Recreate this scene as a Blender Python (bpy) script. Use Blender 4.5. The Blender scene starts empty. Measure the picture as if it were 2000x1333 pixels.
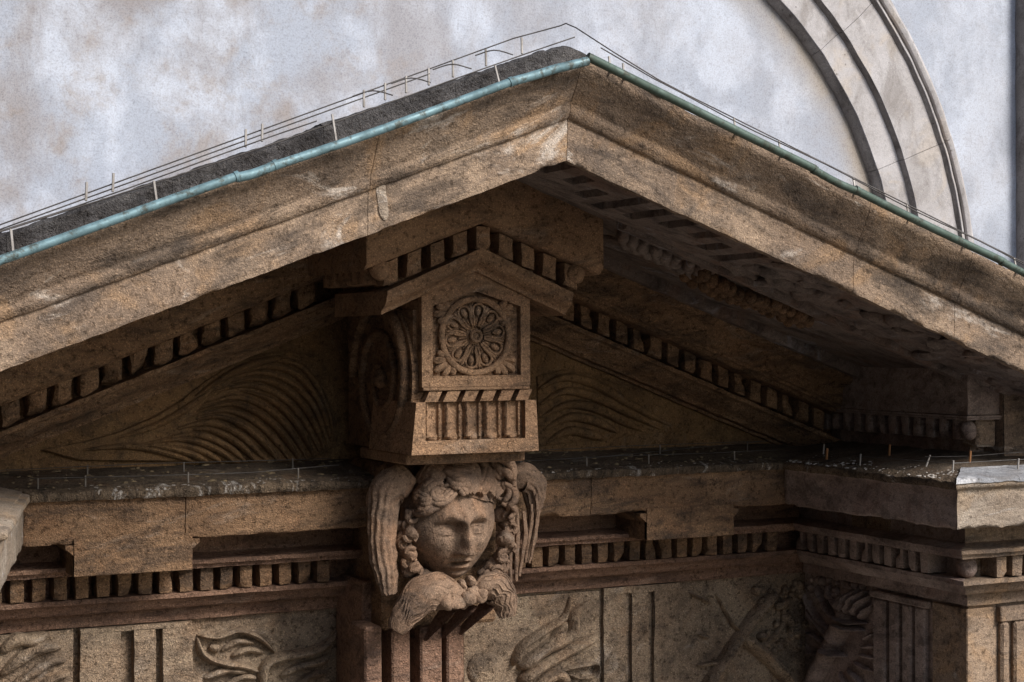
import bpy, bmesh, math, random
import numpy as np
from mathutils import Vector, Matrix, noise

random.seed(7)
scene = bpy.context.scene
COL = scene.collection

# ------------------------------------------------------------------ camera
FPX = 3347.0                                   # focal length in pixels of a 2000 px wide picture
YAW, PIT, ROL = 0.449365, -0.002855, -0.003935
_F = Vector((math.sin(YAW) * math.cos(PIT), math.cos(YAW) * math.cos(PIT), math.sin(PIT)))
_r = Vector((math.cos(YAW), -math.sin(YAW), 0))
_u = _r.cross(_F)
_R = _r * math.cos(ROL) + _u * math.sin(ROL)
_U = -_r * math.sin(ROL) + _u * math.cos(ROL)
cam_d = bpy.data.cameras.new('camera')
cam = bpy.data.objects.new('camera', cam_d)
COL.objects.link(cam)
cam_d.sensor_width = 36.0
cam_d.lens = 36.0 * FPX / 2000.0
cam_d.clip_end = 2000
cam_d.clip_start = 0.1
m = Matrix((_R, _U, -_F)).transposed().to_4x4()
cam.matrix_world = m
scene.camera = cam

# ------------------------------------------------------------------ world, sun, exposure
SUN_EL, SUN_AZ = math.radians(38), math.radians(28)    # azimuth measured from -y (in front of the facade) to +x
world = bpy.data.worlds.new('World')
scene.world = world
world.use_nodes = True
wn = world.node_tree
sky = wn.nodes.new('ShaderNodeTexSky')
sky.sky_type = 'NISHITA'
sky.sun_disc = False
sky.sun_elevation = SUN_EL
sky.sun_rotation = math.pi - SUN_AZ
sky.air_density = 1.0
sky.dust_density = 1.6
wn.links.new(sky.outputs[0], wn.nodes['Background'].inputs[0])
wn.nodes['Background'].inputs[1].default_value = 0.05
sun_d = bpy.data.lights.new('sun', 'SUN')
sun_d.energy = 1.5
sun_d.angle = math.radians(22)
sun_d.color = (1.0, 0.93, 0.85)
sun = bpy.data.objects.new('sun', sun_d)
COL.objects.link(sun)
sd = Vector((math.sin(SUN_AZ) * math.cos(SUN_EL), -math.cos(SUN_AZ) * math.cos(SUN_EL), math.sin(SUN_EL)))
sun.rotation_euler = sd.to_track_quat('Z', 'Y').to_euler()
vs = scene.view_settings
vs.view_transform = 'Standard'
vs.look = 'None'
vs.gamma = 1.0
vs.exposure = 1.42
vs.use_curve_mapping = False


# ------------------------------------------------------------------ helpers: measuring
def _ray(px, py):
    return _F + _R * ((px - 1000) / FPX) - _U * ((py - 666.5) / FPX)


def at(px, py, Y):
    d = _ray(px, py)
    return d * (Y / d.y)


def atx(px, py, X):
    d = _ray(px, py)
    return d * (X / d.x)


# ------------------------------------------------------------------ helpers: materials
def _mix(nt, a, b, fac, mode='MIX'):
    n = nt.nodes.new('ShaderNodeMix')
    n.data_type = 'RGBA'
    n.blend_type = mode
    for s, v in ((n.inputs[0], fac), (n.inputs[6], a), (n.inputs[7], b)):
        if hasattr(v, 'is_linked'):
            nt.links.new(v, s)
        else:
            s.default_value = v if not isinstance(v, tuple) else (*v, 1.0)[:4]
    return n.outputs[2]


def _ramp(nt, src, lo, hi, a=0.0, b=1.0):
    n = nt.nodes.new('ShaderNodeMapRange')
    n.interpolation_type = 'SMOOTHSTEP'
    nt.links.new(src, n.inputs[0])
    n.inputs[1].default_value = lo
    n.inputs[2].default_value = hi
    n.inputs[3].default_value = a
    n.inputs[4].default_value = b
    return n.outputs[0]


def _noise(nt, vec, scale, detail=6.0, rough=0.6, dist=0.0):
    n = nt.nodes.new('ShaderNodeTexNoise')
    nt.links.new(vec, n.inputs['Vector'])
    n.inputs['Scale'].default_value = scale
    n.inputs['Detail'].default_value = detail
    n.inputs['Roughness'].default_value = rough
    n.inputs['Distortion'].default_value = dist
    return n.outputs[0]


def _math(nt, op, a, b):
    n = nt.nodes.new('ShaderNodeMath')
    n.operation = op
    for s, v in zip(n.inputs, (a, b)):
        if hasattr(v, 'is_linked'):
            nt.links.new(v, s)
        else:
            s.default_value = v
    return n.outputs[0]


def _vec(nt, off=(0, 0, 0), sc=(1, 1, 1), rot=(0, 0, 0)):
    g = nt.nodes.new('ShaderNodeNewGeometry')
    mp = nt.nodes.new('ShaderNodeMapping')
    nt.links.new(g.outputs['Position'], mp.inputs[0])
    mp.inputs[2].default_value = rot
    if sc == (1, 1, 1):
        mp.inputs[1].default_value = off
        return mp.outputs[0]
    m2 = nt.nodes.new('ShaderNodeMapping')
    nt.links.new(mp.outputs[0], m2.inputs[0])
    m2.inputs[1].default_value = off
    m2.inputs[3].default_value = sc
    return m2.outputs[0]


def stone(name, light, mid, dark, stain=0.5, pit=0.5, grain=0.5, bump=0.6, streak=(1, 1, 1), rot=(0, 0, 0), lime=None, limeamt=0.0, seed=0.0, patch=None, patchamt=0.0, crust=0.0):
    """weathered stone: broad tone, bedding, stains, grains, pits"""
    mt = bpy.data.materials.new(name)
    mt.use_nodes = True
    nt = mt.node_tree
    bs = nt.nodes['Principled BSDF']
    bs.inputs['Roughness'].default_value = 0.92
    bs.inputs['Specular IOR Level'].default_value = 0.25
    v = _vec(nt, (seed, seed * .7, -seed))
    vst = _vec(nt, (seed * .3, seed, seed), streak, rot)
    broad = _noise(nt, v, 1.7, 2, .55, .4)
    midn = _noise(nt, vst, 5.0, 5, .68, .6)
    fine = _noise(nt, v, 38, 3, .75)
    gran = _noise(nt, v, 120, 1, .8)
    c = _mix(nt, mid, light, _ramp(nt, broad, .35, .65))
    if patch:
        c = _mix(nt, c, patch, _ramp(nt, _noise(nt, _vec(nt, (seed + 9, 3, 1)), 2.3, 3, .6, 1.0), .52, .66, 0, patchamt))
    c = _mix(nt, c, dark, _ramp(nt, midn, .42, .72, 0, stain))
    if lime:
        c = _mix(nt, c, lime, _ramp(nt, _noise(nt, vst, 3.1, 5, .7, .8), .57, .70, 0, limeamt))
    if crust:
        c = _mix(nt, c, (.045, .037, .033), _ramp(nt, _noise(nt, _vec(nt, (seed + 31, 5, 2), streak, rot), 2.1, 6, .72, .3), .53, .62, 0, crust))
    # grains, light and dark
    c = _mix(nt, c, _mix(nt, c, (1.85, 1.8, 1.72), 1.0, 'MULTIPLY'), _ramp(nt, gran, .52, .70, 0, grain))
    c = _mix(nt, c, _mix(nt, c, (.30, .28, .26), 1.0, 'MULTIPLY'), _ramp(nt, fine, .50, .70, 0, grain))
    vo = nt.nodes.new('ShaderNodeTexVoronoi')
    nt.links.new(_vec(nt, (seed, 1, 2), (1, 1, 1)), vo.inputs['Vector'])
    vo.inputs['Scale'].default_value = 15
    pm = _ramp(nt, broad, .5, .62)
    pits = _math(nt, 'MULTIPLY', _ramp(nt, vo.outputs['Distance'], .10, .17, 1, 0), pm)
    c = _mix(nt, c, _mix(nt, c, (.25, .23, .22), 1.0, 'MULTIPLY'), _math(nt, 'MULTIPLY', pits, pit))
    nt.links.new(c, bs.inputs['Base Color'])
    h = _math(nt, 'ADD', _math(nt, 'MULTIPLY', fine, .5), _math(nt, 'MULTIPLY', midn, .9))
    h = _math(nt, 'ADD', h, _math(nt, 'MULTIPLY', gran, .22))
    b = nt.nodes.new('ShaderNodeBump')
    b.inputs['Strength'].default_value = bump
    b.inputs['Distance'].default_value = 0.03
    nt.links.new(h, b.inputs['Height'])
    nt.links.new(b.outputs[0], bs.inputs['Normal'])
    return mt


M = {}
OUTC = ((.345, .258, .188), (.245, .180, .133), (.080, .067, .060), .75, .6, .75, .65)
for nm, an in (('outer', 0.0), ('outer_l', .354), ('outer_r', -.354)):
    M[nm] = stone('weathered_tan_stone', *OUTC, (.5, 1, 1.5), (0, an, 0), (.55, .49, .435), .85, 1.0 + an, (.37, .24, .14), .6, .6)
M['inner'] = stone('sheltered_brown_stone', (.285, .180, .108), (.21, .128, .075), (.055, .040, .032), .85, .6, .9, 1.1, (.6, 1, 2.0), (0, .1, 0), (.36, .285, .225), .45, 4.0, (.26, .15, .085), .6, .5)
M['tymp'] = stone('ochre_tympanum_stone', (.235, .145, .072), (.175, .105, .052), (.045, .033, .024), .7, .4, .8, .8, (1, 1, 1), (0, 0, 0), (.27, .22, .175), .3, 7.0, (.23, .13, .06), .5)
M['key'] = stone('carved_brown_stone', (.345, .218, .134), (.26, .16, .096), (.075, .055, .042), .7, .35, .85, .8, (.7, 1, 1.8), (0, .2, 0), (.38, .30, .235), .35, 2.5, (.30, .175, .105), .5, .25)
M['mask'] = stone('mask_stone', (.27, .185, .130), (.20, .132, .092), (.065, .050, .042), .75, .45, .75, .55, (1, 1, 1), (0, 0, 0), (.34, .275, .22), .4, 5.5, (.28, .165, .10), .5, .3)
M['red'] = stone('reddish_stone', (.29, .18, .125), (.225, .135, .095), (.07, .048, .04), .75, .7, .85, 1.1, (.5, 1, 2), (0, .1, 0), (.38, .29, .23), .35, 3.5)
M['frieze'] = stone('grey_tan_frieze_stone', (.37, .288, .208), (.28, .208, .148), (.085, .066, .054), .8, .6, .95, 1.2, (.9, 1, 1.3), (0, .3, 0), (.46, .395, .335), .5, 6.0, (.29, .19, .12), .5, .35)
M['violet'] = stone('shaded_violet_stone', (.38, .305, .27), (.28, .215, .19), (.08, .062, .058), .65, .5, .6, .7, (.7, 1, 1.6), (0, 0, 0), (.34, .31, .29), .35, 8.0, (.2, .12, .10), .5, .4)  # violet shade of the left-facing return is put into this colour
M['soffit'] = stone('soot_soffit_stone', (.29, .24, .215), (.21, .165, .145), (.05, .042, .042), .8, .4, .5, 1.0, (.8, 1.6, 1), (0, 0, .4), (.36, .36, .40), .65, 9.0, (.2, .11, .07), .5)
M['pale'] = stone('lit_pale_stone', (.37, .315, .26), (.29, .235, .185), (.13, .10, .08), .6, .6, .55, .7, (.5, 1, 2.), (0, .05, 0), (.58, .55, .53), .7, 11.0, (.38, .27, .17), .5)  # light on the end faces is put into this paler copy; also mortar
M['crust'] = stone('crusted_ledge_lip', (.20, .15, .105), (.12, .09, .064), (.04, .032, .026), .9, .3, .95, 1.3, (3.0, 1, 1.2), (0, 0, 0), (.50, .475, .45), .95, 23.0)
M['ledge'] = stone('dirty_ledge_stone', (.15, .118, .09), (.10, .078, .058), (.028, .022, .018), .8, .6, .8, 1.0, (.6, 1.5, 1), (0, 0, 0), (.36, .34, .32), .35, 13.0, (.14, .085, .05), .5)
M['kerb'] = stone('lichen_roof_stone', (.105, .103, .105), (.062, .060, .062), (.026, .023, .022), .8, .7, .9, 1.2, (1, 1, 1), (0, 0, 0), (.2, .2, .2), .3, 15.0)
M['lead'] = stone('skylit_lead_ledge', (.40, .42, .47), (.28, .295, .325), (.16, .14, .13), .6, .3, .6, .5, (.6, 1, 1), (0, 0, 0), (.72, .74, .78), .6, 14.0)  # bluish sky light along the ledge edge is put into the lead colour
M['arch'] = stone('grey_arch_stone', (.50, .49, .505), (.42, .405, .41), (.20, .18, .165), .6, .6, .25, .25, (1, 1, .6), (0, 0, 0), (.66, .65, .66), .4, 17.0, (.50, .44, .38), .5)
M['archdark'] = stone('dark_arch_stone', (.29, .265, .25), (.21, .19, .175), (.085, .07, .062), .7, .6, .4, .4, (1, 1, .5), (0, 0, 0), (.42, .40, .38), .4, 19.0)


def plaster():
    mt = bpy.data.materials.new('stained_white_plaster')
    mt.use_nodes = True
    nt = mt.node_tree
    bs = nt.nodes['Principled BSDF']
    bs.inputs['Roughness'].default_value = .9
    bs.inputs['Specular IOR Level'].default_value = .2
    v = _vec(nt)
    md = _noise(nt, _vec(nt, (3, 1, 7), (1, 1, .75)), 1.9, 5, .62, .25)
    c = _mix(nt, (.43, .475, .56), (.59, .645, .745), _ramp(nt, md, .4, .62))
    gx = nt.nodes.new('ShaderNodeSeparateXYZ')
    nt.links.new(v, gx.inputs[0])
    # more brown water staining on the left half of this wall
    left = _ramp(nt, gx.outputs[0], 3.0, 8.0, 1.0, .25)
    st = _math(nt, 'MULTIPLY', _ramp(nt, _noise(nt, _vec(nt, (11, 2, 5), (1, 1, .8)), 1.25, 6, .66, .25), .38, .66), left)
    c = _mix(nt, c, (.33, .315, .325), _math(nt, 'MULTIPLY', st, .95))
    st2 = _math(nt, 'MULTIPLY', _ramp(nt, _noise(nt, _vec(nt, (21, 2, 9)), 2.9, 6, .7, .2), .48, .70), left)
    c = _mix(nt, c, (.34, .285, .245), _math(nt, 'MULTIPLY', st2, .6))
    # dirt washed down along the inner edge of the arch band
    sp = nt.nodes.new('ShaderNodeVectorMath')
    sp.operation = 'DISTANCE'
    fl = nt.nodes.new('ShaderNodeVectorMath')
    fl.operation = 'MULTIPLY'
    nt.links.new(v, fl.inputs[0])
    fl.inputs[1].default_value = (1, 0, 1)
    nt.links.new(fl.outputs[0], sp.inputs[0])
    sp.inputs[1].default_value = (6.1, 0, .2)
    dirt = _math(nt, 'MULTIPLY', _ramp(nt, sp.outputs['Value'], 2.95, 3.32, 0, .9), _math(nt, 'MULTIPLY', _ramp(nt, sp.outputs['Value'], 3.5, 3.6, 1, 0), _ramp(nt, gx.outputs[0], 6.1, 6.6)))
    c = _mix(nt, c, (.34, .285, .22), _math(nt, 'MULTIPLY', dirt, _ramp(nt, md, .3, .6, .5, 1.0)))
    gr = _noise(nt, v, 75, 2, .8)
    c = _mix(nt, c, _mix(nt, c, (.66, .65, .66), 1.0, 'MULTIPLY'), _ramp(nt, gr, .45, .66, 0, .6))
    gr2 = _noise(nt, v, 28, 3, .75)
    c = _mix(nt, c, _mix(nt, c, (.78, .76, .76), 1.0, 'MULTIPLY'), _ramp(nt, gr2, .5, .66, 0, .6))
    nt.links.new(c, bs.inputs['Base Color'])
    b = nt.nodes.new('ShaderNodeBump')
    b.inputs['Strength'].default_value = .12
    b.inputs['Distance'].default_value = .02
    nt.links.new(_math(nt, 'ADD', gr, _math(nt, 'MULTIPLY', gr2, 1.2)), b.inputs['Height'])
    nt.links.new(b.outputs[0], bs.inputs['Normal'])
    return mt


def metal(name, a, b_, rough, metallic, scale=9.0, c3=None):
    mt = bpy.data.materials.new(name)
    mt.use_nodes = True
    nt = mt.node_tree
    bs = nt.nodes['Principled BSDF']
    bs.inputs['Metallic'].default_value = metallic
    v = _vec(nt)
    n = _noise(nt, v, scale, 7, .65, .5)
    c = _mix(nt, a, b_, _ramp(nt, n, .38, .66))
    if c3:
        c = _mix(nt, c, c3, _ramp(nt, _noise(nt, v, scale * 1.7, 6, .75), .50, .64, 0, .85))
    nt.links.new(c, bs.inputs['Base Color'])
    nt.links.new(_ramp(nt, n, .3, .7, rough - .1, rough + .15), bs.inputs['Roughness'])
    return mt


M['plaster'] = plaster()
M['copper'] = metal('green_copper_patina', (.20, .335, .385), (.12, .205, .235), .55, .2, 9, (.06, .065, .05))
M['copper2'] = metal('dull_green_copper_patina', (.10, .15, .13), (.065, .10, .08), .55, .2, 9, (.05, .05, .035))
M['steel'] = metal('weathered_steel', (.075, .07, .068), (.045, .04, .038), .6, .2)
M['postm'] = metal('pale_aluminium', (.42, .40, .38), (.28, .26, .24), .6, .2)
M['dullpost'] = metal('grimy_plastic', (.20, .18, .16), (.12, .105, .09), .7, 0)
M['rust'] = metal('rust_orange_clip', (.48, .24, .10), (.30, .14, .06), .7, .1)
M['dropping'] = metal('chalky_white_dropping', (.50, .47, .44), (.27, .245, .22), .9, 0, 40)
M['twig'] = metal('dry_debris', (.22, .17, .10), (.10, .075, .05), .9, 0, 20)
M['roof'] = metal('blue_grey_roof_sheet', (.20, .22, .26), (.11, .12, .15), .6, .2, 12)
M['paving'] = stone('warm_paving', (.17, .145, .115), (.14, .12, .095), (.08, .07, .06), .4, .2, .3, .2)


# ------------------------------------------------------------------ helpers: meshes
class MB:
    def __init__(self):
        self.v, self.f = [], []

    def add(self, vs, fs):
        o = len(self.v)
        self.v += [tuple(p) for p in vs]
        self.f += [tuple(i + o for i in q) for q in fs]

    def box(self, x0, x1, y0, y1, z0, z1, sh=0.0, bev=0.0):
        """box, its x axis sheared in z by sh"""
        b = bev
        if b <= 0:
            vs = [(x, y, z + sh * (x - (x0 + x1) / 2)) for z in (z0, z1) for y in (y0, y1) for x in (x0, x1)]
            self.add(vs, [(0, 2, 3, 1), (4, 5, 7, 6), (0, 1, 5, 4), (2, 6, 7, 3), (0, 4, 6, 2), (1, 3, 7, 5)])
        else:
            bm = bmesh.new()
            bmesh.ops.create_cube(bm, size=1)
            for q in bm.verts:
                q.co = ((x0 + x1) / 2 + q.co.x * (x1 - x0), (y0 + y1) / 2 + q.co.y * (y1 - y0), (z0 + z1) / 2 + q.co.z * (z1 - z0))
            bmesh.ops.bevel(bm, geom=bm.edges[:], offset=b, segments=1, affect='EDGES')
            for q in bm.verts:
                q.co.z += sh * (q.co.x - (x0 + x1) / 2)
            bm.verts.index_update()
            self.add([q.co[:] for q in bm.verts], [[w.index for w in fc.verts] for fc in bm.faces])
            bm.free()

    def tube(self, pts, rad, n=6, cap=True):
        pts = [Vector(p) for p in pts]
        rs = rad if isinstance(rad, (list, tuple)) else [rad] * len(pts)
        vs, fs = [], []
        prev = None
        for i, p in enumerate(pts):
            d = (pts[min(i + 1, len(pts) - 1)] - pts[max(i - 1, 0)]).normalized()
            if prev is None:
                a = d.orthogonal().normalized()
            else:
                a = (prev - d * prev.dot(d)).normalized()
            prev = a
            b = d.cross(a)
            for k in range(n):
                t = 2 * math.pi * k / n
                vs.append(p + (a * math.cos(t) + b * math.sin(t)) * rs[i])
        for i in range(len(pts) - 1):
            for k in range(n):
                k2 = (k + 1) % n
                fs.append((i * n + k, i * n + k2, (i + 1) * n + k2, (i + 1) * n + k))
        if cap:
            fs.append(tuple(range(n))[::-1])
            fs.append(tuple((len(pts) - 1) * n + k for k in range(n)))
        self.add(vs, fs)

    def blob(self, c, r, nu=14, nv=9, amp=0.0, fr=6.0, rot=None):
        c = Vector(c)
        r = Vector(r) if not isinstance(r, (int, float)) else Vector((r, r, r))
        vs, fs = [], []
        for j in range(nv + 1):
            e = -math.pi / 2 + math.pi * j / nv
            for i in range(nu):
                a = 2 * math.pi * i / nu
                p = Vector((math.cos(e) * math.cos(a) * r.x, math.cos(e) * math.sin(a) * r.y, math.sin(e) * r.z))
                if amp:
                    p *= 1 + amp * noise.noise((p + c) * fr)
                if rot is not None:
                    p = rot @ p
                vs.append(c + p)
        for j in range(nv):
            for i in range(nu):
                i2 = (i + 1) % nu
                fs.append((j * nu + i, j * nu + i2, (j + 1) * nu + i2, (j + 1) * nu + i))
        self.add(vs, fs)

    def rough(self, amp, fr=9.0, f2=31.0):
        out = []
        for p in self.v:
            q = Vector(p)
            out.append(q + noise.noise_vector(q * fr) * amp + noise.noise_vector(q * f2) * (amp * .5))
        self.v = out
        return self

    def build(self, name, mat, parent=None, smooth=False):
        me = bpy.data.meshes.new(name)
        me.from_pydata([tuple(p) for p in self.v], [], self.f)
        bm = bmesh.new()
        bm.from_mesh(me)
        bmesh.ops.remove_doubles(bm, verts=bm.verts, dist=1e-5)
        bmesh.ops.recalc_face_normals(bm, faces=bm.faces)
        bm.to_mesh(me)
        bm.free()
        if smooth:
            me.polygons.foreach_set('use_smooth', [True] * len(me.polygons))
            try:
                me.set_sharp_from_angle(angle=math.radians(smooth if smooth > 1 else 50))
            except Exception:
                pass
        me.materials.append(M[mat] if isinstance(mat, str) else mat)
        o = bpy.data.objects.new(name, me)
        COL.objects.link(o)
        if parent is not None:
            attach(o, parent)
        return o


WORLD = {}


def attach(o, parent):
    o.parent = parent
    if parent.type == 'EMPTY':
        o.matrix_parent_inverse = Matrix.Translation(-parent.location)


def thing(name, label, cat, loc, group=None):
    o = bpy.data.objects.new(name, None)
    COL.objects.link(o)
    o.location = loc
    o.empty_display_size = .2
    o['label'] = label
    o['category'] = cat
    if group:
        o['group'] = group
    return o


def tag(o, label=None, cat=None, group=None, kind=None):
    for k, v in (('label', label), ('category', cat), ('group', group), ('kind', kind)):
        if v:
            o[k] = v
    return o


def dens(prof, mx):
    out = []
    for i in range(len(prof) - 1):
        a, b = prof[i], prof[i + 1]
        n = max(1, int(math.ceil(math.hypot(b[0] - a[0], b[1] - a[1]) / mx)))
        out += [(a[0] + (b[0] - a[0]) * k / n, a[1] + (b[1] - a[1]) * k / n) for k in range(n)]
    out.append(prof[-1])
    return out


CX = 4.0


def rake(prof, x0, x1, t, step=.035, amp=.004, mx=.03, back=None, chip=None):
    """front profile (y, z at the apex) swept along a rake; closed with a back line"""
    mb = MB()
    pr = dens(prof, mx)
    if back:
        pr = pr + back
    n = max(1, int(abs(x1 - x0) / step))
    k = len(pr)
    vs, fs = [], []
    for i in range(n + 1):
        x = x0 + (x1 - x0) * i / n
        for (y, z) in pr:
            p = Vector((x, y, z - t * abs(x - CX)))
            if amp:
                dv = noise.noise_vector(p * 8) * amp + noise.noise_vector(p * 27) * amp * .7
                if i in (0, n):
                    dv.x = 0
                p = p + dv
            if chip and abs(z - chip) < .016:
                q_ = noise.noise((x * 5.5, 3.3, t * 9)) + .6 * noise.noise((x * 19, 1.3, 2))
                p = p + Vector((0, max(0, q_ - .15) * .016, max(0, q_ - .15) * .018))
            vs.append(p)
    for i in range(n):
        for j in range(k):
            j2 = (j + 1) % k
            fs.append((i * k + j, i * k + j2, (i + 1) * k + j2, (i + 1) * k + j))
    fs.append(tuple(range(k)))
    fs.append(tuple(n * k + j for j in range(k))[::-1])
    mb.add(vs, fs)
    return mb


def offset_path(path, p):
    """plan polyline moved outwards (towards its right hand side) by p, mitred"""
    out = []
    for i, a in enumerate(path):
        a = Vector(a)
        ns = []
        if i > 0:
            d = (a - Vector(path[i - 1])).normalized()
            ns.append(Vector((d.y, -d.x)))
        if i < len(path) - 1:
            d = (Vector(path[i + 1]) - a).normalized()
            ns.append(Vector((d.y, -d.x)))
        if len(ns) == 1:
            out.append(a + ns[0] * p)
        else:
            b = (ns[0] + ns[1])
            b.normalize()
            out.append(a + b * (p / max(.2, b.dot(ns[0]))))
    return out


def plan_sweep(path, i0, i1, prof, step=.05, amp=.004, mx=.04, x_lim=None):
    """profile (p outwards, z) swept along path[i0..i1] with mitres of the whole path"""
    mb = MB()
    pr = dens(prof, mx)
    k = len(pr)
    cache = {}
    rings = []
    for s in range(i0, i1):
        L = (Vector(path[s + 1]) - Vector(path[s])).length
        n = max(1, int(L / step))
        for q in range(n + 1):
            if q == 0 and s > i0:
                continue
            ring = []
            for (p, z) in pr:
                key = round(p, 5)
                if key not in cache:
                    cache[key] = offset_path(path, p)
                a, b = cache[key][s], cache[key][s + 1]
                c = a + (b - a) * (q / n)
                w = Vector((c.x, c.y, z))
                if amp:
                    w = w + noise.noise_vector(w * 8) * amp + noise.noise_vector(w * 27) * amp * .7
                    if p > .5 and (abs(z + 1.12) < .012 or abs(z + .842) < .012):
                        q_ = noise.noise((w.x * 6, w.y * 6, 3.3)) + .6 * noise.noise((w.x * 21, w.y * 21, 1))
                        w.z += max(0, q_) * .028 * (1 if z < -1 else -.5)
                ring.append(w)
            rings.append(ring)
    vs = [p for r in rings for p in r]
    fs = []
    for i in range(len(rings) - 1):
        for j in range(k):
            j2 = (j + 1) % k
            fs.append((i * k + j, i * k + j2, (i + 1) * k + j2, (i + 1) * k + j))
    fs.append(tuple(range(k)))
    fs.append(tuple((len(rings) - 1) * k + j for j in range(k))[::-1])
    mb.add(vs, fs)
    return mb


def wall_grid(fn, nu, nv, amp=.004):
    """fn(u,v) -> point; a rough sheet"""
    vs, fs = [], []
    for j in range(nv + 1):
        for i in range(nu + 1):
            p = Vector(fn(i / nu, j / nv))
            if amp:
                p = p + noise.noise_vector(p * 7) * amp + noise.noise_vector(p * 25) * amp * .7
            vs.append(p)
    for j in range(nv):
        for i in range(nu):
            a = j * (nu + 1) + i
            fs.append((a, a + 1, a + nu + 2, a + nu + 1))
    return vs, fs


def smooth_line(pts, n=6):
    """Catmull-Rom through points"""
    P = [Vector(p) for p in pts]
    if len(P) < 3:
        return [P[0].lerp(P[-1], i / n) for i in range(n + 1)]
    out = []
    for i in range(len(P) - 1):
        p0, p1, p2, p3 = P[max(i - 1, 0)], P[i], P[i + 1], P[min(i + 2, len(P) - 1)]
        for k in range(n):
            t = k / n
            out.append(.5 * ((2 * p1) + (p2 - p0) * t + (2 * p0 - 5 * p1 + 4 * p2 - p3) * t * t + (3 * p1 - p0 - 3 * p2 + p3) * t ** 3))
    out.append(P[-1])
    return out


def stroke(mb, pts, nrm, w, h, n=6, taper=(0.25, 0.25), seg=7, ripple=0.0):
    """carved rib: a half-round bar lying on a plane with outward normal nrm"""
    L = smooth_line(pts, n)
    nrm = Vector(nrm)
    K = len(L)
    vs, fs = [], []
    for i, p in enumerate(L):
        d = (L[min(i + 1, K - 1)] - L[max(i - 1, 0)]).normalized()
        s = d.cross(nrm).normalized()
        u = i / (K - 1)
        g = 1.0
        if taper[0] > 0 and u < taper[0]:
            g = min(g, .25 + .75 * math.sin(u / taper[0] * math.pi / 2))
        if taper[1] > 0 and u > 1 - taper[1]:
            g = min(g, .25 + .75 * math.sin((1 - u) / taper[1] * math.pi / 2))
        if ripple:
            g *= 1 + ripple * math.sin(u * 21)
        for k in range(seg):
            a = math.pi * k / (seg - 1)
            vs.append(p + s * (math.cos(a) * w / 2 * g) + nrm * (math.sin(a) * h * g - (.012 if k in (0, seg - 1) else 0)))
    for i in range(K - 1):
        for k in range(seg - 1):
            fs.append((i * seg + k, i * seg + k + 1, (i + 1) * seg + k + 1, (i + 1) * seg + k))
    fs.append(tuple(range(seg)))
    fs.append(tuple((K - 1) * seg + k for k in range(seg))[::-1])
    mb.add(vs, fs)


def prism(mb, poly, nrm, depth, lift=0.0):
    """flat polygon (points) raised by depth along nrm, front edge drawn in a little"""
    P = [Vector(p) for p in poly]
    c = sum(P, Vector()) / len(P)
    nrm = Vector(nrm)
    back = [p - nrm * .01 for p in P]
    mid = [p + nrm * depth * .6 for p in P]
    fr = [p + (c - p).normalized() * min(.02, depth) + nrm * (depth + lift) for p in P]
    n = len(P)
    fs = []
    for i in range(n):
        j = (i + 1) % n
        fs += [(i, j, n + j, n + i), (n + i, n + j, 2 * n + j, 2 * n + i)]
    fs.append(tuple(2 * n + i for i in range(n)))
    mb.add(back + mid + fr, fs)


def mesh_of(mb, name, mat):
    o = mb.build(name, mat)
    me = o.data
    bpy.data.objects.remove(o)
    return me


def place(me, name, loc, parent, rotz=0.0, sc=(1, 1, 1), label=None):
    o = bpy.data.objects.new(name, me)
    COL.objects.link(o)
    o.location = loc
    o.rotation_euler = (0, 0, rotz)
    o.scale = sc
    attach(o, parent)
    if label:
        o['label'] = label
    return o


def dentil_meshes(name, w, d, h, mat, sh=0.0, n=9, wear=1.0):
    """block with its back at y=0, front at y=-d, top at z=0; worn and chipped variants"""
    out = []
    for i in range(n):
        bm = bmesh.new()
        bmesh.ops.create_cube(bm, size=1)
        for q in bm.verts:
            q.co = (q.co.x * w, (q.co.y - .5) * d, (q.co.z - .5) * h)
        bmesh.ops.subdivide_edges(bm, edges=bm.edges[:], cuts=3, use_grid_fill=True)
        rr = random.Random(i * 13 + int(w * 1e4))
        cx, cz, cr = rr.choice((-1, 1)) * w / 2, -h * rr.choice((0.15, 1, 1, 1)), .02 + .035 * rr.random() * wear
        for q in bm.verts:
            c = q.co
            ex = [abs(abs(c.x) - w / 2) < 1e-4, abs(c.y + d) < 1e-4, abs(c.z + h) < 1e-4]
            if sum(ex) >= 2:
                c.y += .006 * wear if ex[1] else 0
                c.x *= .95 if ex[0] else 1
                c.z += .005 * wear if ex[2] else 0
            dd = math.hypot(c.x - cx, c.z - cz)
            if dd < cr and c.y < -d * .55 and i % 3 != 1:
                c.y += (cr - dd) * 1.2
            c += noise.noise_vector(c * 16 + Vector((i * 5.1, 0, 2))) * .0065 * wear
            c.z += sh * c.x
        m_ = MB()
        bm.verts.index_update()
        m_.add([q.co[:] for q in bm.verts], [[a.index for a in fc.verts] for fc in bm.faces])
        bm.free()
        o = m_.build(name, mat, None, 38)
        me = o.data
        bpy.data.objects.remove(o)
        out.append(me)
    return out


# ================================================================== SETTING
mb = MB()
mb.add([(-150, -150, -9), (150, -150, -9), (150, 150, -9), (-150, 150, -9)], [(0, 1, 2, 3)])
tag(mb.build('ground', 'paving'), 'pale paved square below the building', None, None, 'structure')

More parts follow.
